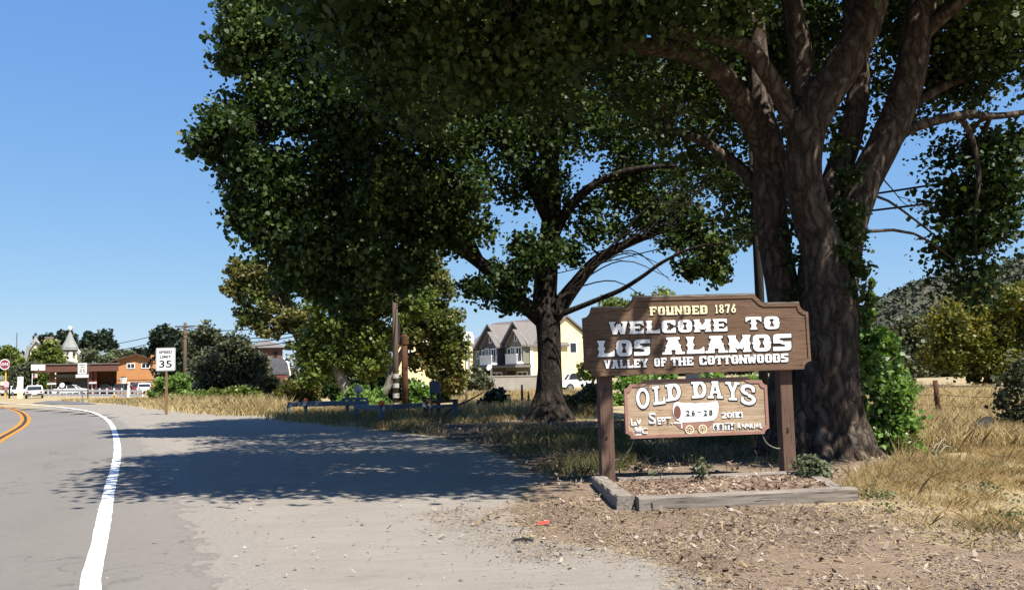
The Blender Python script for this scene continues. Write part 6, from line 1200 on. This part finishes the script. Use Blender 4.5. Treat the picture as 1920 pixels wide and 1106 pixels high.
# cars
PAINT = {}
def paint(n, c):
    if n not in PAINT:
        m, t, p, L = nt(n+'_car_paint'); p.inputs['Base Color'].default_value = (*c, 1); p.inputs['Roughness'].default_value = .25; p.inputs['Coat Weight'].default_value = .6; tc = t.nodes.new('ShaderNodeTexNoise'); tc.inputs['Scale'].default_value = 3; b = t.nodes.new('ShaderNodeMapRange'); b.inputs[3].default_value = .2; b.inputs[4].default_value = .34; L(tc.outputs[0], b.inputs[0]); L(b.outputs[0], p.inputs['Roughness']); PAINT[n] = m
    return PAINT[n]
MT['lampred'] = mat('tail_lamp_red', (.45, .02, .02), (.35, .015, .015), 5, .2)
def car(label, px, Y, rz, col, c, group='cars by the petrol station', name='car', wagon=False):
    """front towards local +x"""
    t = thing(name, label, 'car', GA(px, Y), rz, group); W2 = .88
    prof = [(-2.2, .35), (-2.25, .62), (-2.2, .86), (-1.95, .92), (.9, .95), (1.9, .82), (2.2, .68), (2.22, .36)]
    def loft(profile, hw, tuck):
        mb = MB(); n = len(profile); rows = [(-1, tuck), (-.86, 1), (.86, 1), (1, tuck)]; zm = sum(z for _, z in profile)/n
        vs = [(x*(1 if k == 1 else .985), w*hw, zm+(z-zm)*k) for w, k in rows for x, z in profile]
        fs = [(r_*n+i, r_*n+(i+1) % n, (r_+1)*n+(i+1) % n, (r_+1)*n+i) for r_ in range(3) for i in range(n)]+[tuple(range(n)), tuple(range(4*n-1, 3*n-1, -1))]
        return mb.add(vs, fs)
    loft(prof, W2, .9).build('body', paint(col, c), t, True, .03)
    rx = -2.05 if wagon else -1.6
    gh = [(rx, .9), (rx+.35, 1.36), (rx+.6, 1.44), (.15, 1.44), (.35, 1.38), (1.05, .92)]
    gl = loft(gh, .76, .9).build('windows', MT['glass'], t, False, .02)
    MB().add([(x, y*.70, z+.012) for y in (-1, 1) for x, z in ((rx+.3, 1.33), (rx+.6, 1.445), (.15, 1.445), (.38, 1.37))], [(0, 1, 5, 4), (1, 2, 6, 5), (2, 3, 7, 6)]).build('roof', paint(col, c), t)
    pl = MB()
    for y in (-1, 1):
        for (xa_, za_), (xb_, zb_) in (((rx, .9), (rx+.38, 1.38)), ((1.05, .92), (.33, 1.4)), ((-.4, .92), (-.38, 1.42))): pl.obox((xa_, y*.775, za_), (xb_, y*.70, zb_), .06, .1)
    pl.build('pillars', paint(col, c), t)
    for x in (-1.35, 1.35):
        for y in (-.80, .80):
            w_ = MB().tube([(x, y-.1, .31), (x, y+.1, .31)], .31, 18).build('wheel', MT['tyre'], t); MB().tube([(x, y-.112, .31), (x, y+.112, .31)], .18, 12).build('rim', MT['steel'], w_)
    for y in (-.68, .68): MB().box(-2.27, -2.18, y-.14, y+.14, .66, .84).build('tail_light', MT['lampred'], t); MB().box(2.14, 2.235, y-.16, y+.16, .6, .74).build('headlight', MT['glass'], t)
    MB().box(-2.34, -2.2, -.84, .84, .38, .58).build('bumper', MT['dark'], t, False, .03); MB().box(-2.35, -2.335, -.26, .26, .44, .56).build('licence_plate', MT['white'], t)
    return t
car('white hatchback with dark bumper driving away at the road bend', 65, 101, math.radians(118), 'white', (.78, .78, .76), None, 'car', True)
car('white sedan parked side on behind the white rail fence', 134, 122, math.radians(12), 'white', (.78, .78, .76))
car('silver grey car parked below the motel stairs', 195, 128, math.radians(20), 'silver', (.35, .37, .40)); car('dark car parked right of the silver one under the route sign', 229, 127, math.radians(85), 'dark', (.03, .032, .04)); car('white car with maroon car beside it near the right end of the rail fence', 270, 120, math.radians(115), 'white', (.78, .78, .76)); car('maroon car half behind the white one at the right end of the rail fence', 259, 127, math.radians(115), 'maroon', (.12, .02, .025))
car('white car parked left of the white price panel', 26, 135, math.radians(80), 'white', (.78, .78, .76)); car('white car parked between the price panel and the moving hatchback', 48, 140, math.radians(60), 'white', (.78, .78, .76)); car('white car parked among the bushes right of the brown pole', 385, 84, math.radians(10), 'white', (.78, .78, .76))
car('white car glimpsed between the second trunk and the sign post', 1095, 72, math.radians(8), 'white', (.78, .78, .76), None)
# station signs and small things at the far left
gsn = thing('round_sign', 'round magenta and white gas sign on a yellow pole at the left picture edge', 'sign', GA(10, 106)); zc = topz(10, 683, 106)
MB().tube([(0, 0, -.1), (0, 0, zc)], .09, 8).build('pole', mat('yellow_pole', (.75, .42, .06), (.65, .36, .05)), gsn); dsk = MB().tube([(0, -.12, zc), (0, -.26, zc)], .62, 28).build('disc', mat('magenta_panel', (.42, .05, .12), (.36, .04, .10)), gsn)
rg = MB(); n = 32; rg.add([(r_*math.cos(6.2832*k/n), -.265, zc+r_*math.sin(6.2832*k/n)) for r_ in (.64, .54) for k in range(n)], [(k, (k+1) % n, n+(k+1) % n, n+k) for k in range(n)]); rg.build('ring', MT['white'], dsk); text('GAS', 'lettering', dsk, 0, zc, -.27, .34, .84, MT['white'], .006, bold=.03)
for z, w in ((1.55, .5), (.95, .62)): MB().box(-w, w*.6, -.2, -.1, z, z+.5).build('price_plate', MT['cream'] if w == .5 else MT['pink'], gsn)
bd_ = thing('round_sign', 'small pale pink round board below the magenta disc', 'sign', GA(12, 103)); MB().tube([(0, 0, -.1), (0, 0, 1.3)], .04, 6).build('post', MT['steel'], bd_); MB().tube([(0, -.04, topz(12, 720, 103)), (0, -.08, topz(12, 720, 103))], .34, 20).build('disc', mat('pale_pink', (.75, .45, .52), (.7, .4, .47)), bd_)
pp = thing('price_panel', 'tall white price panel standing by the station entrance', 'sign', GA(38, 103)); MB().box(-.3, .3, -.1, .1, .75, topz(38, 706, 103)).build('panel', MT['white'], pp, False, .02); MB().box(-.28, .28, -.09, .09, 0, .75).build('base', MT['cream'], pp); text('P', 'lettering', pp, 0, topz(38, 711, 103), -.104, .3, None, MT['dark'], .004)
hb = thing('hanging_banner', 'small pale banner on a pole cut by the left picture edge', 'banner', GA(-2, 108)); MB().tube([(0, 0, 0), (0, 0, 3.2)], .05, 6).build('post', MT['steel'], hb); MB().box(0, .6, -.03, .03, 2.2, 2.75).build('cloth', MT['slate'], hb)
fl_ = thing('flag', 'small red white and blue flag on a thin white pole by the station', 'flag', GA(60, 110)); MB().tube([(0, 0, 0), (0, 0, topz(60, 700, 110))], .035, 6).build('pole', MT['white'], fl_); zt = topz(60, 701, 110)
def wavy(x0, x1, z0, z1, y=0):
    mb = MB(); n = 6; mb.add([(x0+(x1-x0)*k/n, y+.05*math.sin(k*1.3+x0*5), z) for z in (z0, z1) for k in range(n+1)], [(k, k+1, n+2+k, n+1+k) for k in range(n)]); return mb
cl = wavy(.04, .62, zt-.5, zt).build('cloth', MT['white'], fl_)
for k in range(4): wavy(.05, .61, zt-.49+k*.13, zt-.43+k*.13, -.012).build('stripe', MT['lampred'], cl)
wavy(.05, .27, zt-.24, zt-.01, -.02).build('canton', mat('flag_blue', (.03, .05, .2), (.03, .05, .2)), cl)
bs = thing('round_sign', 'plain white round board on a post left of the parked sedan', 'sign', GA(117, 104)); MB().tube([(0, 0, 0), (0, 0, 1.2)], .04, 6).build('post', MT['steel'], bs); MB().tube([(0, -.03, topz(117, 722, 104)), (0, -.08, topz(117, 722, 104))], .29, 20).build('disc', MT['white'], bs)
rs = thing('route_sign', 'white route marker with black top standing in front of the motel', 'sign', GA(232, 98)); MB().tube([(0, 0, 0), (0, 0, 2.0)], .035, 6).build('post', MT['steel'], rs); za_, zb_ = topz(232, 715, 98), topz(232, 706, 98); pl = MB().box(-.33, .33, -.06, -.03, za_, zb_).build('plate', MT['white'], rs); MB().box(-.33, .33, -.066, -.061, zb_-.09, zb_).build('top_band', MT['black'], pl); text('2', 'lettering', pl, .05, (za_+zb_)/2-.02, -.064, .27, None, MT['glass'], .004, bold=.02); MB().box(-.28, .28, -.06, -.03, za_-.22, za_-.06).build('lower_plate', MT['white'], rs)
wp_ = thing('white_post', 'slim white post at the right end of the verge near the motel', 'post', GA(241, 76)); MB().box(-.07, .07, -.07, .07, -.1, topz(241, 716, 76)).build('shaft', MT['white'], wp_, False, .01); MB().box(-.05, .05, -.075, -.071, topz(241, 722, 76), topz(241, 719, 76)).build('reflector', MT['orange'], wp_)
hmk = thing('road_marker', 'short yellow and white marker plate standing in the dry verge', 'marker', GA(215, 70)); zz = topz(215, 739, 70); MB().prism([(-.13, .32), (0, .2), (.13, .32), (.13, zz), (-.13, zz)], -.02, .0).build('plate', MT['white'], hmk); MB().box(-.11, .11, -.026, -.021, zz-.35, zz-.04).build('yellow_panel', MT['yline'], hmk); MB().box(-.03, .03, .0, .04, 0, .4).build('post', MT['steel'], hmk)
gpst = thing('marker_post', 'galvanized stub post at the side road corner', 'post', GA(155, 68)); MB().tube([(0, 0, -.1), (0, 0, .85)], .05, 8).build('shaft', MT['steel'], gpst); MB().lathe([(.055, 0), (.06, .04), (.02, .07)], 8, (0, 0, .85)).build('cap', MT['steel'], gpst)
import OpenImageIO as oiio, sys, numpy as np
a=oiio.ImageBuf('/workdir/render_main.png').get_pixels(oiio.UINT8)
k=a.shape[1]/1920
for n,(x,y) in dict(sky_top=(60,40),sky_mid=(150,350),sky_low=(200,580),dirt=(700,1050),road=(60,1000),shade=(600,860),canopy=(650,420),canopy2=(700,200),trunk=(1500,330),board=(1300,690),straw=(1800,900),field=(1800,740),litter=(1500,1050),orange=(255,705),letter=(1255,650)).items():
    p=a[int((y-8)*k):int((y+8)*k)+1,int((x-8)*k):int((x+8)*k)+1,:3].reshape(-1,3).mean(0); print(n,p.round())
